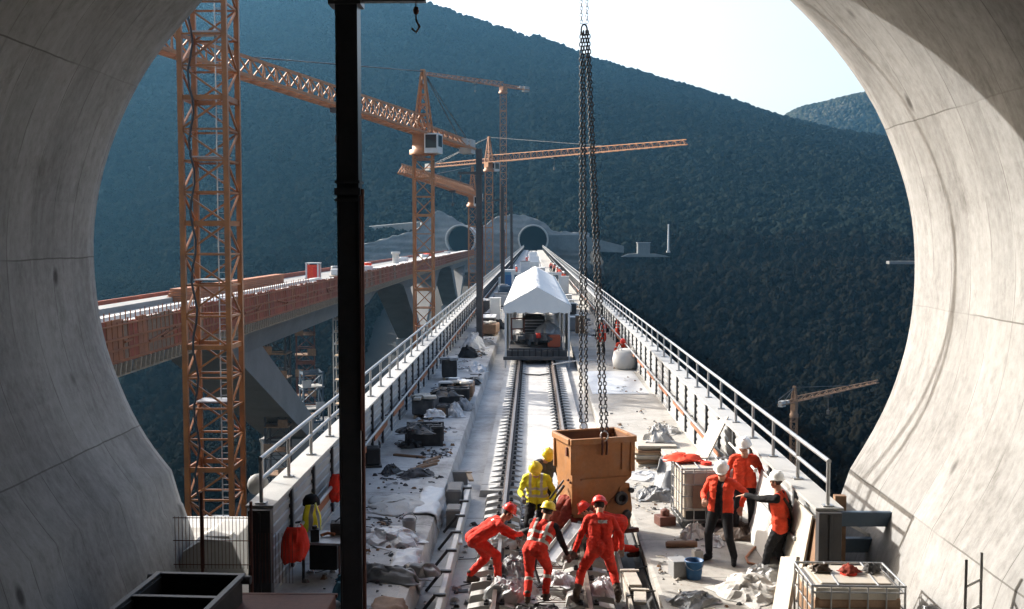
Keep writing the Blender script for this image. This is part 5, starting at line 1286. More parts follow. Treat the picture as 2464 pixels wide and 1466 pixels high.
# small things on the sunlit walkway
q = G(1670, 1392); bk = thing('bucket', 'dark blue bucket on the sunlit walkway edge', 'bucket', q)
MB().lathe([(0.115, 0), (0.15, 0.29), (0.158, 0.29), (0.158, 0.31), (0.142, 0.31), (0.108, 0.015)], 22, cap=False).lathe([(0.11, 0.012), (0.002, 0.012)], 22).build('pail', 'blue_bucket', bk)
MB().tube([(0.155 * math.cos(a), -0.10 * math.sin(a) - 0.03, 0.29 - 0.12 * math.sin(a)) for a in np.linspace(0, math.pi, 12)], 0.006, 6).build('handle', 'galvanised', bk)
def put(mb, name, mat, label, cat, loc, rz=0.0, bevel=0.01):
    o = mb.build(name, mat, bevel=bevel); o.location = loc; o.rotation_euler.z = rz; return tag(o, label, cat)
put(MB().box((0, 0, .13), (.26, .3, .26)).box((0, 0, .27), (.28, .32, .02)), 'box', 'grey_paint', 'small grey box beside the blue bucket', 'box', G(1632, 1385), 0.2)
put(MB().box((0, 0, .1), (.16, .2, .2)).box((0, 0, .21), (.1, .12, .03)), 'concrete_block', 'concrete_pale', 'small pale block just behind the blue bucket', 'block', G(1678, 1350), 0.1)
put(MB().tube([(-0.28, 0, 0.05), (0.28, 0.05, 0.05)], 0.06, 10).tube([(-0.25, 0.05, 0.06), (0.25, 0.1, 0.06)], 0.05, 10), 'rolled_mat', 'wood_dark', 'brown rolled mat on the edge of the sunlit walkway', 'roll', G(1640, 1318), 0.0)
put(MB().box((0, 0, .09), (.34, .3, .18)).lathe([(0.09, 0), (0.09, 0.1), (0.04, 0.13)], 12, off=(0, 0, 0.18)), 'tool_box', 'rust_brown', 'small rusty tool box in front of the IBC tank', 'tool', G(1600, 1262), 0.3)
for k, (px, py, sx, sy, h, mat, lb) in enumerate([(1580, 1200, .8, .6, .34, 'sheet_grey', 'grey sack on the sunlit walkway left of the IBC tank'), (1668, 1292, .6, .4, .3, 'bigbag', 'pale sack lying at the foot of the IBC tank'), (1720, 1308, .5, .3, .2, 'plastic_sheet', 'crumpled white wrap between the IBC tank and the black trousers'),
      (1800, 1428, 1.1, 0.9, .34, 'bigbag', 'large crumpled pale sheet heap in front of the pointing worker'), (1838, 1392, .6, .45, .3, 'plastic_sheet', 'heap of crumpled plastic right at the feet of the pointing worker'), (1668, 1450, .8, .5, .2, 'sheet_grey', 'grey crumpled sheet at the bottom edge of the sunlit walkway'),
      (1600, 1040, .7, .8, .3, 'bigbag', 'crumpled pale bag in front of the timber stacks'), (1640, 1100, .8, .6, .35, 'sheet_grey', 'grey bundle between the timber stacks and the IBC tank'), (1560, 1150, 1.2, .8, .18, 'plastic_sheet', 'white plastic spread right of the skip'), (1790, 1290, .9, .7, .35, 'leather', 'dark brown heap of hoses behind the two white helmets')]):
    sheet('sack' if 'sack' in lb else 'plastic_sheet', lb, 'sack' if 'sack' in lb else 'sheet', G(px, py), sx, sy, h, mat, 11.3 + 2.7 * k, n=22, rz=0.7 * k, fold=1.2)
hp = [G(*p) + Vector((0, 0, 0.03)) for p in [(1870, 1300), (1850, 1308), (1815, 1322), (1795, 1345), (1800, 1358), (1840, 1368), (1905, 1385)]]
tag(MB().tube(hp, 0.022, 8).build('hose', 'hose_orange'), 'orange-brown hose curling on the walkway between the workers', 'hose')
bb = thing('big_bag', 'round white big bag standing by the sunlit barrier near the crouching worker', 'bag', G(1506, 888))
MB().lathe([(0.40, 0), (0.54, 0.12), (0.58, 0.45), (0.52, 0.75), (0.30, 0.86), (0.05, 0.88)], 22).build('bag', 'bigbag', bb)
m = MB()
for a in (0.6, 2.2, 3.7, 5.3): m.tube([(0.42 * math.cos(a), 0.42 * math.sin(a), 0.78), (0.36 * math.cos(a + .2), 0.36 * math.sin(a + .2), 1.02), (0.40 * math.cos(a + .5), 0.40 * math.sin(a + .5), 0.79)], 0.02, 5)
m.build('loop', 'bigbag', bb)
put(MB().prism([(-1.0, -0.0), (1.05, 0.0), (0.95, 0.012), (-0.9, 0.012)], 'y', -3.0, 3.6), 'plastic_sheet', 'plastic_sheet', 'bright white sheet spread flat on the sunlit walkway by the big bag', 'sheet', (3.15, 41.5, 0.004), 0, 0)
# ladders against the sunlit tunnel wall
def ladder(label, b, t_, w):
    b, t_ = Vector(b), Vector(t_); lt = thing('ladder', label, 'ladder', b, 0, 'ladders against the tunnel wall')
    d = t_ - b; L = d.length; s = Vector((0.72, 0.70, 0)).normalized() * w / 2
    for q in (-1, 1): MB().bar(s * q, s * q + d, 0.03, 0.06).build('stile', 'ladder_pale', lt)
    m = MB()
    for k in range(1, int(L / 0.29)): m.tube([-s + d.normalized() * 0.29 * k, s + d.normalized() * 0.29 * k], 0.017, 6)
    m.build('rung', 'ladder_pale', lt); return lt
ladder('pale ladder leaning on the sunlit tunnel wall in the right corner', (4.78, 11.6, 0.05), (5.03, 12.2, 1.98), 0.40)
cr = thing('hand_cart', 'dark low cart with bent tube handle at the bottom right', 'cart', (5.0, 13.6, 0))
MB().prism([(-0.35, 0.15), (0.4, 0.15), (0.32, 0.55), (-0.12, 0.78), (-0.33, 0.6)], 'y', -0.3, 0.3).build('tray', 'grey_paint', cr, bevel=0.03)
MB().tube([(-0.1, -0.3, 0.6), (-0.12, -0.3, 1.02), (0.02, -0.3, 1.0), (0.55, -0.3, 0.62)], 0.02, 8).build('handle', 'galvanised', cr)
for q in (-1, 1): MB().lathe([(0.17, -0.04), (0.17, 0.04)], 16, M=Matrix.Rotation(R(90), 3, 'X'), off=(0.05, q * 0.34, 0.17)).build('wheel', 'tyre_rubber', cr)

# ------------------------------------------------------------------ clutter on the shaded walkway
def crate(px, py, w, l, h, mat, label, rz=0.0):
    q = G(px, py); t = thing('crate', label, 'crate', q, rz)
    m = MB(); m.box((0, 0, 0.03), (w, l, 0.06))
    for sx in (-1, 1): m.box((sx * (w / 2 - 0.02), 0, h / 2 + 0.03), (0.04, l - 0.081, h - 0.06))
    for sy in (-1, 1): m.box((0, sy * (l / 2 - 0.02), h / 2 + 0.03), (w, 0.04, h - 0.06))
    m.build('box', mat, t, bevel=0.012)
    m = MB()
    for sx in (-1, 1):
        for sy in (-1, 1): m.box((sx * w / 2, sy * l / 2, h / 2), (0.07, 0.07, h + 0.03))
    m.box((0, -l / 2 - 0.01, h * 0.98), (w + 0.06, 0.05, 0.06)).box((0, l / 2 + 0.01, h * 0.98), (w + 0.06, 0.05, 0.06)); m.build('frame', 'dark_steel', t)
    r_ = random.Random(int(px)); m = MB()
    for k in range(14): m.box((r_.uniform(-.4, .4) * w, r_.uniform(-.4, .4) * l, h * r_.uniform(.85, 1.02)), (r_.uniform(.1, .3), r_.uniform(.1, .3), .09), r_.uniform(0, 3))
    m.build('contents', 'dark_grey_stuff', t, bevel=0.01); return t
crate(1022, 1068, 0.95, 0.75, 0.52, 'black_plastic', 'black crate of fittings topped by a white sheet on the shaded walkway', 0.05)
crate(1092, 968, 1.05, 1.5, 0.55, 'black_plastic', 'long black crate with pale boards on top on the shaded walkway', 0.03)
crate(1050, 1002, 0.6, 0.6, 0.35, 'wood_dark', 'small brown crate wedged between the two black crates', 0.2)
for k, (px, py, z, sx, sy, mat, lb) in enumerate([(1110, 905, .62, .35, .3, 'wood_form', 'small pale board on the long black crate'), (1088, 902, .62, .5, .3, 'white_paint', 'white board lying on the long black crate'), (1125, 915, .62, .35, .35, 'wood_form', 'bare board at the right end of the long black crate')]):
    put(MB().box((0, 0, .03), (sx, sy, .05)).box((0, 0, .065), (sx * .8, sy * .7, .02)), 'board', mat, lb, 'board', (G(px, py + 36).x, G(1092, 968).y + 0.3 - 0.1 * k, z), 0.1 * k)
for k, (px, py, z, sx, sy, h, mat, lb) in enumerate([(1045, 1048, .55, .6, .5, .3, 'plastic_sheet', 'white plastic on the black crate of fittings'), (1150, 912, .3, .7, .9, .5, 'plastic_sheet', 'white plastic wrap hanging over the kerb by the long black crate'), (1115, 985, .0, .6, .7, .45, 'sheet_grey', 'grey bag beside the kerb between the crates'), (1095, 1000, .0, .8, .5, .5, 'plastic_sheet', 'pale folded sheet in front of the grey bag'),
      (1140, 838, .0, 1.1, 1.2, .9, 'plastic_sheet', 'pale hooded sheet heap beyond the crates on the shaded walkway'), (1125, 860, .0, .9, .7, .7, 'tyre_rubber', 'black heap in front of the hooded sheet'), (1000, 1145, .0, .8, .5, .22, 'dark_grey_stuff', 'dark tangle of straps on the shaded walkway'), (940, 1138, .0, .6, .35, .25, 'black_plastic', 'black tool lying by the generator'),
      (960, 1215, .0, 1.6, 1.2, .12, 'bigbag', 'flat dusty cloth on the shaded walkway'), (940, 1300, .0, 1.3, .9, .3, 'plastic_sheet', 'crumpled clear film on the near shaded walkway'), (930, 1395, .0, 1.2, .4, .35, 'sheet_grey', 'grey cable and film heap beside the thick black pole'), (1010, 1385, .0, .7, .4, .3, 'sheet_grey', 'grey hose ends at the edge of the shaded walkway'),
      (1185, 790, .0, 1.0, 2.2, 1.0, 'dark_grey_stuff', 'dark tangled heap beside the second black pole'), (1190, 770, .5, .8, 1.2, .5, 'plastic_sheet', 'white plastic over the dark tangled heap'), (835, 1455, .1, .5, .4, .6, 'teal_cloth', 'pale blue cloth at the foot of the thick black pole')]):
    q = G(px, py, 0); q.z = z; sheet('plastic_sheet' if 'pl' in mat else 'heap', lb, 'sheet' if 'pl' in mat else 'heap', q, sx, sy, h, mat, 31.3 + 3.1 * k, n=20, rz=0.6 * k, fold=1.1)
for k, (px, py, l, ang) in enumerate([(1030, 1118, 0.9, 0.5), (1018, 1126, 1.0, 0.62), (1040, 1108, 0.8, 0.42), (985, 1100, 0.9, -1.2)]):
    put(MB().box((0, 0, .025), (.09, l, .05)).box((0, 0.0, .055), (.05, l * .9, .012)), 'lath', 'wood_dark', ['dark lath, second from the crate of fittings', 'dark lath lying farthest left of the parallel laths', 'dark lath closest to the kerb', 'dark lath lying crosswise in front of the crate of fittings'][k], 'lath', G(px, py), -ang, 0.004)
t = thing('generator', 'small black generator standing by the shaded barrier', 'generator', G(897, 1122), 0.2)
MB().box((0, 0, .27), (.36, .42, .42)).build('housing', 'black_plastic', t, bevel=0.04); MB().tube([(-.17, -.18, .48), (-.17, -.18, .6), (-.17, .18, .6), (-.17, .18, .48)], .02, 6).tube([(.17, -.18, .48), (.17, -.18, .6), (.17, .18, .6), (.17, .18, .48)], .02, 6).build('handle', 'dark_steel', t); MB().box((0, 0, .03), (.42, .46, .05)).build('skid', 'dark_steel', t)
t = thing('pail', 'grey metal pail on the near shaded walkway', 'pail', G(985, 1283)); MB().lathe([(.11, 0), (.14, .26), (.13, .26), (.1, .02)], 18, cap=False).lathe([(.105, .02), (.002, .02)], 18).build('shell', 'grey_paint', t); MB().tube([(.14 * math.cos(a), .05, .25 + .1 * math.sin(a)) for a in np.linspace(0, math.pi, 10)], .006, 5).build('handle', 'dark_steel', t)
wb = thing('workbench', 'grey workbench over a dark cupboard beside the thick black pole', 'bench', (-3.42, 17.5, 0), R(-4))
MB().box((0.05, 0.05, .64), (0.86, 0.75, .04)).build('table_top', 'galvanised', wb, bevel=0.006); MB().box((0.0, 0.1, .36), (0.46, .5, .40)).build('cupboard', 'black_plastic', wb, bevel=0.01)
for sx in (-.3, .42):
    for sy in (-.25, .36): MB().box((sx, sy, .31), (.04, .04, .62)).build('leg', 'dark_steel', wb)
MB().box((0.27, -0.14, .36), (.02, .04, .5)).build('side_panel', 'rust_brown', wb)
put(MB().box((0, 0, .1), (.14, .14, .2)).lathe([(.05, 0), (.04, .05)], 10, off=(0, 0, .2)), 'canister', 'black_plastic', 'black canister standing on the workbench', 'canister', (-3.55, 17.3, .66), .2)
put(MB().box((0, 0, .14), (.34, .24, .2)).tube([(-.1, 0, .24), (0, 0, .32), (.1, 0, .24)], .015, 6), 'tool_case', 'dark_grey_stuff', 'dark tool case at the back of the workbench', 'case', (-3.2, 17.75, .62), .1)
put(MB().tube([(-.12, 0, .03), (0, .05, .05), (.1, -.02, .03)], .025, 6).tube([(-.1, .04, .03), (.02, -.02, .06), (.12, .05, .03)], .02, 6), 'rag', 'rust_rib', 'rusty brown rag on the workbench', 'rag', (-3.38, 17.55, .66), .3, 0)
rb = thing('steel_trough', 'rusty brown steel trough across the bottom left of the deck', 'trough', (-3.42, 14.4, -0.22))
MB().box((0, 0, .42), (1.32, .9, .80)).build('shell', 'rust_brown', rb, bevel=.015); MB().box((0, -.45, .80), (1.36, .06, .05)).box((0, .45, .80), (1.36, .06, .05)).build('rim', 'rust_brown', rb)
# skip container and mesh fence in front of the left tunnel wall
ct = thing('waste_skip', 'dark open two-bay container in the bottom left corner', 'container', (-4.62, 13.6, -0.16), R(-3))
m = MB(); 
for y in (-1.1, 0.0, 0.95): m.box((0, y, .55), (1.12, .05, 1.1))
for x in (-.56, .56): m.box((x, -.075, .55), (.06, 2.0, 1.1))
m.box((0, -.075, .05), (1.1, 2.0, .06)); m.build('body', 'black_plastic', ct)
m = MB()
for y in (-1.1, 0.0, 0.95): m.box((0, y, 1.12), (1.24, .09, .05))
for x in (-.59, .59): m.box((x, -.075, 1.125), (.08, 2.1, .055))
m.build('rim', 'dark_steel', ct, bevel=.008)
for s in (-1, 1): MB().lathe([(.06, -.06), (.06, .06)], 12, M=Matrix.Rotation(R(90), 3, 'Y'), off=(s * .66, .9, 1.08)).build('trunnion', 'dark_steel', ct)
mf = thing('mesh_fence', 'rusty wire mesh panel with two posts standing behind the dark container', 'fence', (-4.55, 15.6, 0))
m = MB()
for k in range(22): x = -.72 + 1.12 * k / 21; m.tube([(x, 0, .72), (x, 0, 1.50)], .0045, 4)
for z in (.78, 1.14, 1.48): m.tube([(-.75, 0, z), (.42, 0, z)], .007, 5)
m.build('mesh', 'rust_brown', mf)
for x, h in ((-.33, 1.86), (.40, 1.72)): MB().tube([(x, .03, 0), (x, .03, h)], .024, 8).build('post', 'rust_brown', mf)
m = MB()
for k in range(12): x = .46 + .55 * k / 11; m.tube([(x, .02, .5), (x, .02, 1.25)], .004, 4)
m.build('second_mesh', 'rust_brown', mf)
cb = thing('concrete_block', 'white concrete block with sloped face at the foot of the left tunnel wall', 'block', (-5.35, 18.0, 0))
MB().prism([(-.55, 0), (.62, 0), (.38, .58), (-.1, .62), (-.45, .4)], 'y', -.5, .7).build('block', 'concrete_pale', cb, bevel=.02)
MB().box((0.1, -.2, .6), (.4, .3, .06)).build('pad', 'concrete_slab', cb)
put(MB().box((0, 0, .08), (1.1, 1.4, .16)).box((0, .1, .17), (1.0, 1.1, .02)), 'concrete_slab', 'concrete_slab', 'sunlit white slab behind the mesh fence', 'slab', (-4.85, 18.9, 0.02), 0.05)
# boxes in the channel and the plastic over the kerb
for k, (px, py, w, l, h, lb) in enumerate([(1095, 1215, .34, .9, .42, 'grey concrete block in the channel nearest the white wrap'), (1092, 1262, .3, .55, .36, 'darker grey block in the channel beside the loose sleepers'), (1105, 1165, .42, .2, .3, 'low block closing the channel at the end of the poured slab')]):
    put(MB().box((0, 0, h / 2), (w, l, h)).box((0, 0, h + .012), (w * .9, l * .9, .02)), 'concrete_block', 'concrete_grey', lb, 'block', G(px, py, -.45), .03 * k, .012)
def drape(label, p, w, h, mat, seed, rz):
    m = MB(); n = 20; vs = []
    for j in range(n + 1):
        for i in range(n + 1):
            u, v = i / n - .5, j / n
            b = .07 * mnoise.fractal(Vector((u * 4 + seed, v * 3, seed)), .8, 2, 4)
            if v < .35: q_ = (-.45 + v * 1.25, u * w, .03 + abs(b))
            else: q_ = (-.01 + (v - .35) * .16 + b, u * w * (1 + .1 * math.sin(v * 5)), .02 - (v - .35) * h)
            vs.append(q_)
    m.add(vs, [(j * (n + 1) + i, j * (n + 1) + i + 1, (j + 1) * (n + 1) + i + 1, (j + 1) * (n + 1) + i) for j in range(n) for i in range(n)], 0, True)
    o = m.build('plastic_sheet', mat, fix=False); o.location = p; o.rotation_euler.z = rz
    s_ = o.modifiers.new('Solidify', 'SOLIDIFY'); s_.thickness = .006
    return tag(o, label, 'sheet')
drape('white plastic sheet hanging over the kerb beside the loose sleepers', (-1.98, 18.3, .0), 1.3, .62, 'plastic_sheet', 2.2, 0)
drape('bunched white plastic wrap over the kerb at the end of the poured slab', (-1.98, 22.6, .0), 2.2, .6, 'plastic_sheet', 7.7, 0)
drape('torn brown sacking hanging over the kerb at the bottom edge', (-1.98, 15.8, .0), 1.1, .6, 'wood_dark', 4.9, 0)

# ------------------------------------------------------------------ marquee and rail trolley on the track
mq = thing('marquee', 'long white marquee standing over the track', 'tent', (0.21, 49.8, 0))
W2, EZ, RZ_, LN = 1.5, 2.47, 3.32, 37.0
vs = []; ny = 46; nxx = 8
for j in range(ny + 1):
    y = LN * j / ny; bay = abs(math.sin(math.pi * y / 4.1))
    for i in range(2 * nxx + 1):
        u = i / nxx - 1; z = EZ + (RZ_ - EZ) * (1 - abs(u)) - .12 * bay * math.sin(math.pi * min(1, abs(u))) + .028 * mnoise.noise(Vector((u * 3, y * 1.3, 1))) + .012 * mnoise.noise(Vector((u * 9, y * 4, 5)))
        vs.append((u * (W2 + .05), y, z))
w_ = 2 * nxx + 1
m = MB().add(vs, [(j * w_ + i, j * w_ + i + 1, (j + 1) * w_ + i + 1, (j + 1) * w_ + i) for j in range(ny) for i in range(2 * nxx)], 0, True)
o = m.build('roof', 'tent_fabric', mq, fix=False); s_ = o.modifiers.new('Solidify', 'SOLIDIFY'); s_.thickness = .02
m = MB(); n = 24; vs = []
for i in range(n + 1):
    u = -1 + 2 * i / n; vs += [(u * (W2 + .04), -.03, EZ + (RZ_ - EZ) * (1 - abs(u)) - .02), (u * (W2 + .04), -.035, EZ - .30 - .06 * abs(math.sin(u * 9.4)))]
m.add(vs, [(2 * i, 2 * i + 2, 2 * i + 3, 2 * i + 1) for i in range(n)]); o = m.build('gable', 'tent_fabric', mq, fix=False); s_ = o.modifiers.new('Solidify', 'SOLIDIFY'); s_.thickness = .015
for sx in (-1, 1):
    m = MB(); vs = []
    for j in range(ny * 2 + 1):
        y = LN * j / (2 * ny); vs += [(sx * (W2 + .06), y, EZ + .0), (sx * (W2 + .07), y, EZ - .28 - .05 * abs(math.sin(y * 4)))]
    m.add(vs, [(2 * j, 2 * j + 2, 2 * j + 3, 2 * j + 1) for j in range(2 * ny)]); o = m.build('valance', 'tent_fabric', mq, fix=False); s_ = o.modifiers.new('Solidify', 'SOLIDIFY'); s_.thickness = .015
for k in range(10):
    for sx in (-1, 1): MB().box((sx * (W2 - .04), LN * k / 9, EZ / 2 - .22), (.09, .09, EZ + .44)).build('leg', 'crane_white', mq)
for k in range(1, 9):
    for sx in (-1, 1):
        if k % 2 or k > 4: MB().box((sx * (W2 - .0), LN * (k - .5) / 9 + 2, EZ / 2), (.02, LN / 9 - .2, EZ - .1)).build('side_curtain', 'tent_fabric', mq)
tr = thing('rail_trolley', 'dark loaded rail trolley under the front of the marquee', 'trolley', (0.15, 51.5, -.06))
MB().box((0, 1.2, .42), (2.5, 5.6, .24)).box((0, -1.65, .28), (2.9, .16, .35)).box((0, -2.1, .12), (3.0, .12, .16)).build('chassis', 'dark_steel', tr, bevel=.02)
for sx in (-1, 1):
    for y in (-.9, 2.9): MB().lathe([(.22, -.07), (.26, -.05), (.22, -.03), (.22, .06)], 18, M=Matrix.Rotation(R(90), 3, 'Y'), off=(sx * .75, y, .22)).build('wheel', 'rust_brown', tr)
MB().box((-.1, 2.4, 1.15), (1.1, 1.8, 1.1)).box((-.1, 2.4, 1.75), (.8, 1.2, .14)).build('engine_block', 'dark_grey_stuff', tr, bevel=.04)
m = MB()
for k in range(6): m.box((-.1, 1.46, .85 + .15 * k), (.95, .04, .06))
m.build('grille', 'galvanised', tr)
MB().box((.85, -.9, .82), (.6, .6, .55)).build('fuel_tank', 'rust_form', tr, bevel=.05); MB().lathe([(.16, 0), (.18, .1), (.1, .22)], 12, off=(.12, -.8, .95)).build('warning_lamp', 'hivis_red', tr)
m = MB()
for s in (-.3, .3): m.box((-.85 + s, -.6, 1.35), (.06, .06, 1.0))
m.box((-.85, -.6, 1.85), (.66, .06, .06)).box((-.85, -.6, 1.35), (.66, .06, .06)); m.build('frame', 'rust_brown', tr); MB().box((-.85, -.55, 1.58), (.45, .03, .38)).build('screen', 'bigbag', tr)
r_ = random.Random(5); m = MB()
for k in range(26): m.box((r_.uniform(-1.1, 1.1), r_.uniform(-1.3, 1.2), .66 + r_.uniform(0, .35)), (r_.uniform(.15, .5), r_.uniform(.15, .5), r_.uniform(.1, .35)), r_.uniform(0, 3))
m.build('load', 'dark_grey_stuff', tr, bevel=.02)
m = MB()
for k in range(9): m.tube([(-1.1 + .27 * k, -1.74, .1), (-1.1 + .27 * k, -1.74, .55)], .03, 6)
m.build('buffer_bar', 'tyre_rubber', tr)
sheet('tarpaulin', 'crumpled pale tarpaulin over the load of the rail trolley', 'tarpaulin', (0.7, 51.9, 1.0), 1.2, 1.6, .8, 'sheet_grey', 2.9)
# beyond the tent and along the walkways
t = thing('mobile_toilet', 'blue toilet cabin with white roof on the shaded walkway', 'cabin', (-2.35, 108, 0)); MB().box((0, 0, 1.1), (1.1, 1.1, 2.2)).build('shell', 'sky_blue_paint', t, bevel=.03); MB().box((0, 0, 2.3), (1.2, 1.2, .24)).build('roof', 'crane_white', t, bevel=.05); MB().box((0, -.57, 1.0), (.75, .03, 1.8)).build('door', 'blue_bucket', t)
t = thing('flatbed_frame', 'white portal frame spanning the track just behind the marquee', 'frame', (0.3, 92, -.2))
for sx in (-1, 1): MB().box((sx * 2.0, 0, 1.35), (.22, .22, 2.7)).build('post', 'crane_white', t)
MB().box((0, 0, 2.75), (4.3, .24, .2)).build('beam', 'crane_white', t); MB().box((0, .3, 1.9), (3.7, .1, 1.4)).build('curtain', 'blue_steel', t)
for k, (x, y, lb) in enumerate([(0.2, 205, 'white van parked on the track far behind the marquee'), (0.0, 262, 'second white van farther down the track')]):
    t = thing('van', lb, 'van', (x, y, -.25)); MB().prism([(-2.4, .4), (2.4, .4), (2.4, 2.3), (-1.3, 2.4), (-2.1, 1.5), (-2.4, 1.3)], 'x', -.95, .95).build('body', 'crane_white', t, bevel=.08)
    MB().prism([(-2.05, 1.55), (-1.35, 2.2), (-1.30, 2.2), (-1.99, 1.55)], 'x', -.8, .8).build('windscreen', 'cab_glass', t)
    for sx in (-1, 1):
        for yy in (-1.5, 1.5): MB().lathe([(.34, -.1), (.34, .1)], 16, M=Matrix.Rotation(R(90), 3, 'Y'), off=(sx * .85, yy, .34)).build('wheel', 'tyre_rubber', t)
for k, (x, y, w, l, h, mat, nm, lb) in enumerate([(-2.5, 72, .7, .7, 1.5, 'white_paint', 'cabinet', 'white-topped cabinet on the shaded walkway beside the marquee'), (-2.7, 65, .9, 2.5, .8, 'dark_grey_stuff', 'pallet_load', 'dark load in front of the white-topped cabinet'), (2.75, 62.5, .55, .5, 1.05, 'wood_dark', 'crate', 'brown crate with white lid on the sunlit walkway right of the marquee'), (2.55, 64.5, .9, .9, .8, 'grey_paint', 'crate', 'grey crate behind the white-lidded one'),
      (2.8, 84, 1.2, 1.1, .35, 'white_paint', 'pallet_load', 'nearest of the white flat bundles right of the marquee'), (2.85, 90, 1.2, 1.1, .35, 'white_paint', 'pallet_load', 'second white flat bundle right of the marquee'), (2.9, 97, 1.2, 1.1, .4, 'white_paint', 'pallet_load', 'farther white flat bundle right of the marquee'), (3.1, 107, .9, 1.0, 1.7, 'white_paint', 'big_bag', 'tall white bag standing behind the distant workers'), (2.9, 78, .5, .6, .8, 'dark_grey_stuff', 'crate', 'dark crate beside the white flat bundles'),
      (-2.6, 88, 1.0, 1.4, 1.0, 'plastic_sheet', 'pallet_load', 'sheeted load at the shaded side of the marquee'), (1.0, 150, 1.4, 3, 1.4, 'white_paint', 'pallet_load', 'white load on the track behind the distant workers'), (-1.2, 172, 1.5, 2.5, 1.8, 'plastic_sheet', 'pallet_load', 'pale load on the track below the portal')]):
    t = thing(nm, lb, nm.replace('_', ' ').replace('pallet load', 'load'), (x, y, 0)); MB().box((0, 0, h / 2 + .06), (w, l, h - .02)).build('body', mat, t, bevel=.05)
    MB().box((0, 0, h + .07), (w * 1.08, l * 1.06, .05)).box((0, 0, .03), (w, l, .05)).build('lid', 'white_paint' if 'white' in lb else 'dark_steel', t)
put(MB().tube([(0.9, 47.6, .0), (1.6, 47.9, .08), (2.3, 48.3, .12), (2.9, 48.6, .05)], .03, 6), 'hose', 'white_paint', 'white hose running from the trolley over the drain channel', 'hose', (0, 0, 0), 0, 0)
put(MB().tube([(-0.5, 46.2, -.22), (-0.2, 46.0, -.25), (0.3, 45.9, -.26), (0.8, 46.2, -.22)], .03, 6), 'hose', 'black_plastic', 'black hose lying across the slab in front of the trolley', 'hose', (0, 0, 0), 0, 0)
t = thing('satellite_dish', 'white round dish on a stick behind the near shaded handrail', 'dish', (-4.55, 17.6, 1.2)); MB().lathe([(.18, 0), (.13, .04), (.02, .06)], 16, M=Matrix.Rotation(R(70), 3, 'X'), off=(0, 0, .32)).build('dish', 'crane_white', t); MB().tube([(0.08, 0, -.2), (0.08, 0, 1.0), (.05, 0, 1.08)], .02, 6).build('stick', 'crane_white', t)

# ------------------------------------------------------------------ small site litter nobody could count: chips, scraps of film, cable ends
def litter(label, regions, seed, mats):
    r_ = random.Random(seed); m = MB()
    for (x0, x1, y0, y1, z, n, smax) in regions:
        cl = [(r_.uniform(x0, x1), r_.uniform(y0, y1)) for _ in range(max(3, n // 14))]
        for k in range(n):
            c = r_.choice(cl); x = min(x1, max(x0, r_.gauss(c[0], 0.22))); y = min(y1, max(y0, r_.gauss(c[1], 0.45)))
            s = smax * r_.uniform(0.25, 1.0) ** 1.6; kind = r_.random()
            if kind < 0.55:                       # broken chip
                q = [Vector((r_.uniform(-1, 1), r_.uniform(-1, 1), r_.uniform(-.5, .8))).normalized() * s * r_.uniform(.5, 1) for _ in range(6)]
                c0 = Vector((x, y, z + s * .25)); a = r_.uniform(0, 6.28); b = s * r_.uniform(.5, 1)
                pts = [c0 + Vector((math.cos(a + t * 1.257) * s * r_.uniform(.6, 1), math.sin(a + t * 1.257) * b * r_.uniform(.6, 1), -s * .25)) for t in range(5)]
                top = [p * 0.55 + c0 * 0.45 + Vector((0, 0, s * r_.uniform(.25, .6))) for p in pts]
                m.add(pts + top, [(0, 1, 6, 5), (1, 2, 7, 6), (2, 3, 8, 7), (3, 4, 9, 8), (4, 0, 5, 9), (5, 6, 7, 8, 9)], r_.randrange(len(mats)))
            elif kind < 0.8:                      # scrap of film or board
                a = r_.uniform(0, 6.28); w, l = s * r_.uniform(.6, 1.6), s * r_.uniform(.6, 2.4); vs = []
                for j in range(4):
                    for i in range(4):
                        u, v = (i / 3 - .5) * w, (j / 3 - .5) * l
                        vs.append((x + u * math.cos(a) - v * math.sin(a), y + u * math.sin(a) + v * math.cos(a), z + .004 + s * .35 * r_.random() ** 2))
                m.add(vs, [(j * 4 + i, j * 4 + i + 1, j * 4 + i + 5, j * 4 + i + 4) for j in range(3) for i in range(3)], r_.randrange(len(mats)), True)
            else:                                 # cable or rebar end
                a = r_.uniform(0, 6.28); l = s * r_.uniform(2, 7); pts = []
                for j in range(5): pts.append((x + math.cos(a + .25 * j * r_.uniform(-1, 1)) * l * j / 4, y + math.sin(a) * l * j / 4, z + .012 + .02 * r_.random()))
                if all(x0 - .1 < p[0] < x1 + .1 for p in pts): m.tube(pts, .008 + .006 * r_.random(), 5, min(1, len(mats) - 1))
    return tag(m.build('debris', mats, fix=False), label, 'debris', kind='stuff')
litter('scattered chips, film scraps and cable ends on the shaded walkway', [(-3.7, -2.15, 16.5, 30, 0, 420, .10), (-3.7, -2.15, 30, 60, 0, 330, .14), (-3.6, -2.2, 60, 130, 0, 320, .22)], 4, ['sheet_grey', 'black_plastic', 'plastic_sheet', 'wood_dark', 'dark_grey_stuff'])
litter('chips and spilled concrete between the loose sleepers', [(-1.3, 1.5, 14, 24.6, -.44, 420, .11), (-.3, .6, 15, 23, -.25, 120, .09), (-1.95, -1.5, 14, 25, -.45, 60, .09)], 6, ['sheet_grey', 'black_plastic', 'plastic_sheet', 'dark_grey_stuff', 'concrete_pale'])
litter('small chips, offcuts and film on the sunlit walkway', [(2.15, 4.1, 15, 26, 0, 260, .075), (2.2, 4.0, 26, 48, 0, 120, .09), (2.2, 4.1, 60, 140, 0, 260, .22)], 8, ['concrete_pale', 'wood_form', 'wood_dark', 'plastic_sheet', 'dark_grey_stuff'])
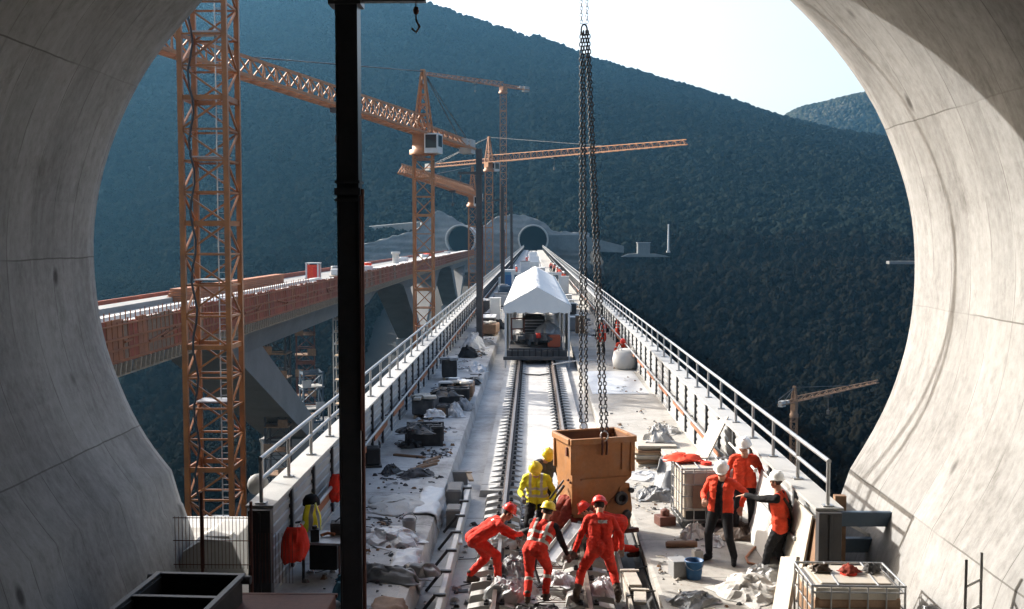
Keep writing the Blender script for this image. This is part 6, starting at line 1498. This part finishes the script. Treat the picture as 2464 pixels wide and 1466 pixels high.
# more equipment along the shaded walkway and beside the marquee
for k, (x, y, w, l, h, mat, lb) in enumerate([(-3.35, 33.5, .7, .9, .5, 'dark_grey_stuff', 'dark covered box beyond the long black crate'), (-2.5, 37.5, .9, 1.4, .45, 'wood_dark', 'brown timber bundle by the kerb between the crates and the hooded sheet'), (-3.3, 42.5, .6, .8, .7, 'black_plastic', 'black drum box near the guard bar beyond the timber bundle'), (-2.45, 62.0, .9, 1.6, .6, 'wood_dark', 'brown load at the kerb just behind the second black pole'), (-3.3, 76.0, .8, 1.2, 1.1, 'dark_grey_stuff', 'dark upright load at the guard bar beside the marquee'), (-2.5, 95.0, 1.0, 1.5, 1.3, 'blue_steel', 'blue-grey machine at the kerb by the end of the marquee'), (-3.2, 118.0, .9, 2.0, 1.2, 'white_paint', 'white load beyond the blue toilet cabin'), (-2.5, 128.0, 1.0, 1.6, 1.5, 'dark_grey_stuff', 'dark load beyond the white one past the toilet cabin')]):
    t = thing('material_load', lb, 'load', (x, y, 0), .1 * (k % 3 - 1)); r_ = random.Random(k + 40)
    MB().box((0, 0, h / 2 + .1), (w, l, h - .04)).build('body', mat, t, bevel=.05); m = MB()
    for q in range(6): m.box((r_.uniform(-.4, .4) * w, r_.uniform(-.4, .4) * l, h + .12 + r_.uniform(0, .06)), (r_.uniform(.15, .4), r_.uniform(.2, .7), .08), r_.uniform(-.5, .5))
    m.build('top_pieces', ['wood_form', 'plastic_sheet', 'sheet_grey'][k % 3], t, bevel=.01)
    m = MB()
    for sx in (-.35, .35): m.box((sx * w, 0, .05), (.09, l, .1))
    m.build('skid', 'wood_pale', t)

for k, (px, py, z, sx, sy, h, mat, lb) in enumerate([(1000, 1040, .5, .9, .8, .26, 'black_plastic', 'black bags heaped on the crate of fittings'), (1070, 950, .52, .8, 1.1, .3, 'black_plastic', 'black bags piled on the long black crate'), (1075, 995, 0, .8, .6, .4, 'dark_grey_stuff', 'dark bag slumped between the crate of fittings and the brown crate'), (1128, 925, 0, .7, .9, .35, 'black_plastic', 'black bag at the kerb beyond the long black crate'), (985, 1075, 0, .6, .6, .3, 'black_plastic', 'black bag at the left end of the crate of fittings'), (1165, 830, 0, .9, 1.4, .5, 'sheet_grey', 'grey film heap at the kerb beyond the hooded sheet')]):
    q = G(px, py, z); sheet('bag', lb, 'bag', q, sx, sy, h, mat, 71.3 + 2.3 * k, n=22, rz=.5 * k, fold=1.2)
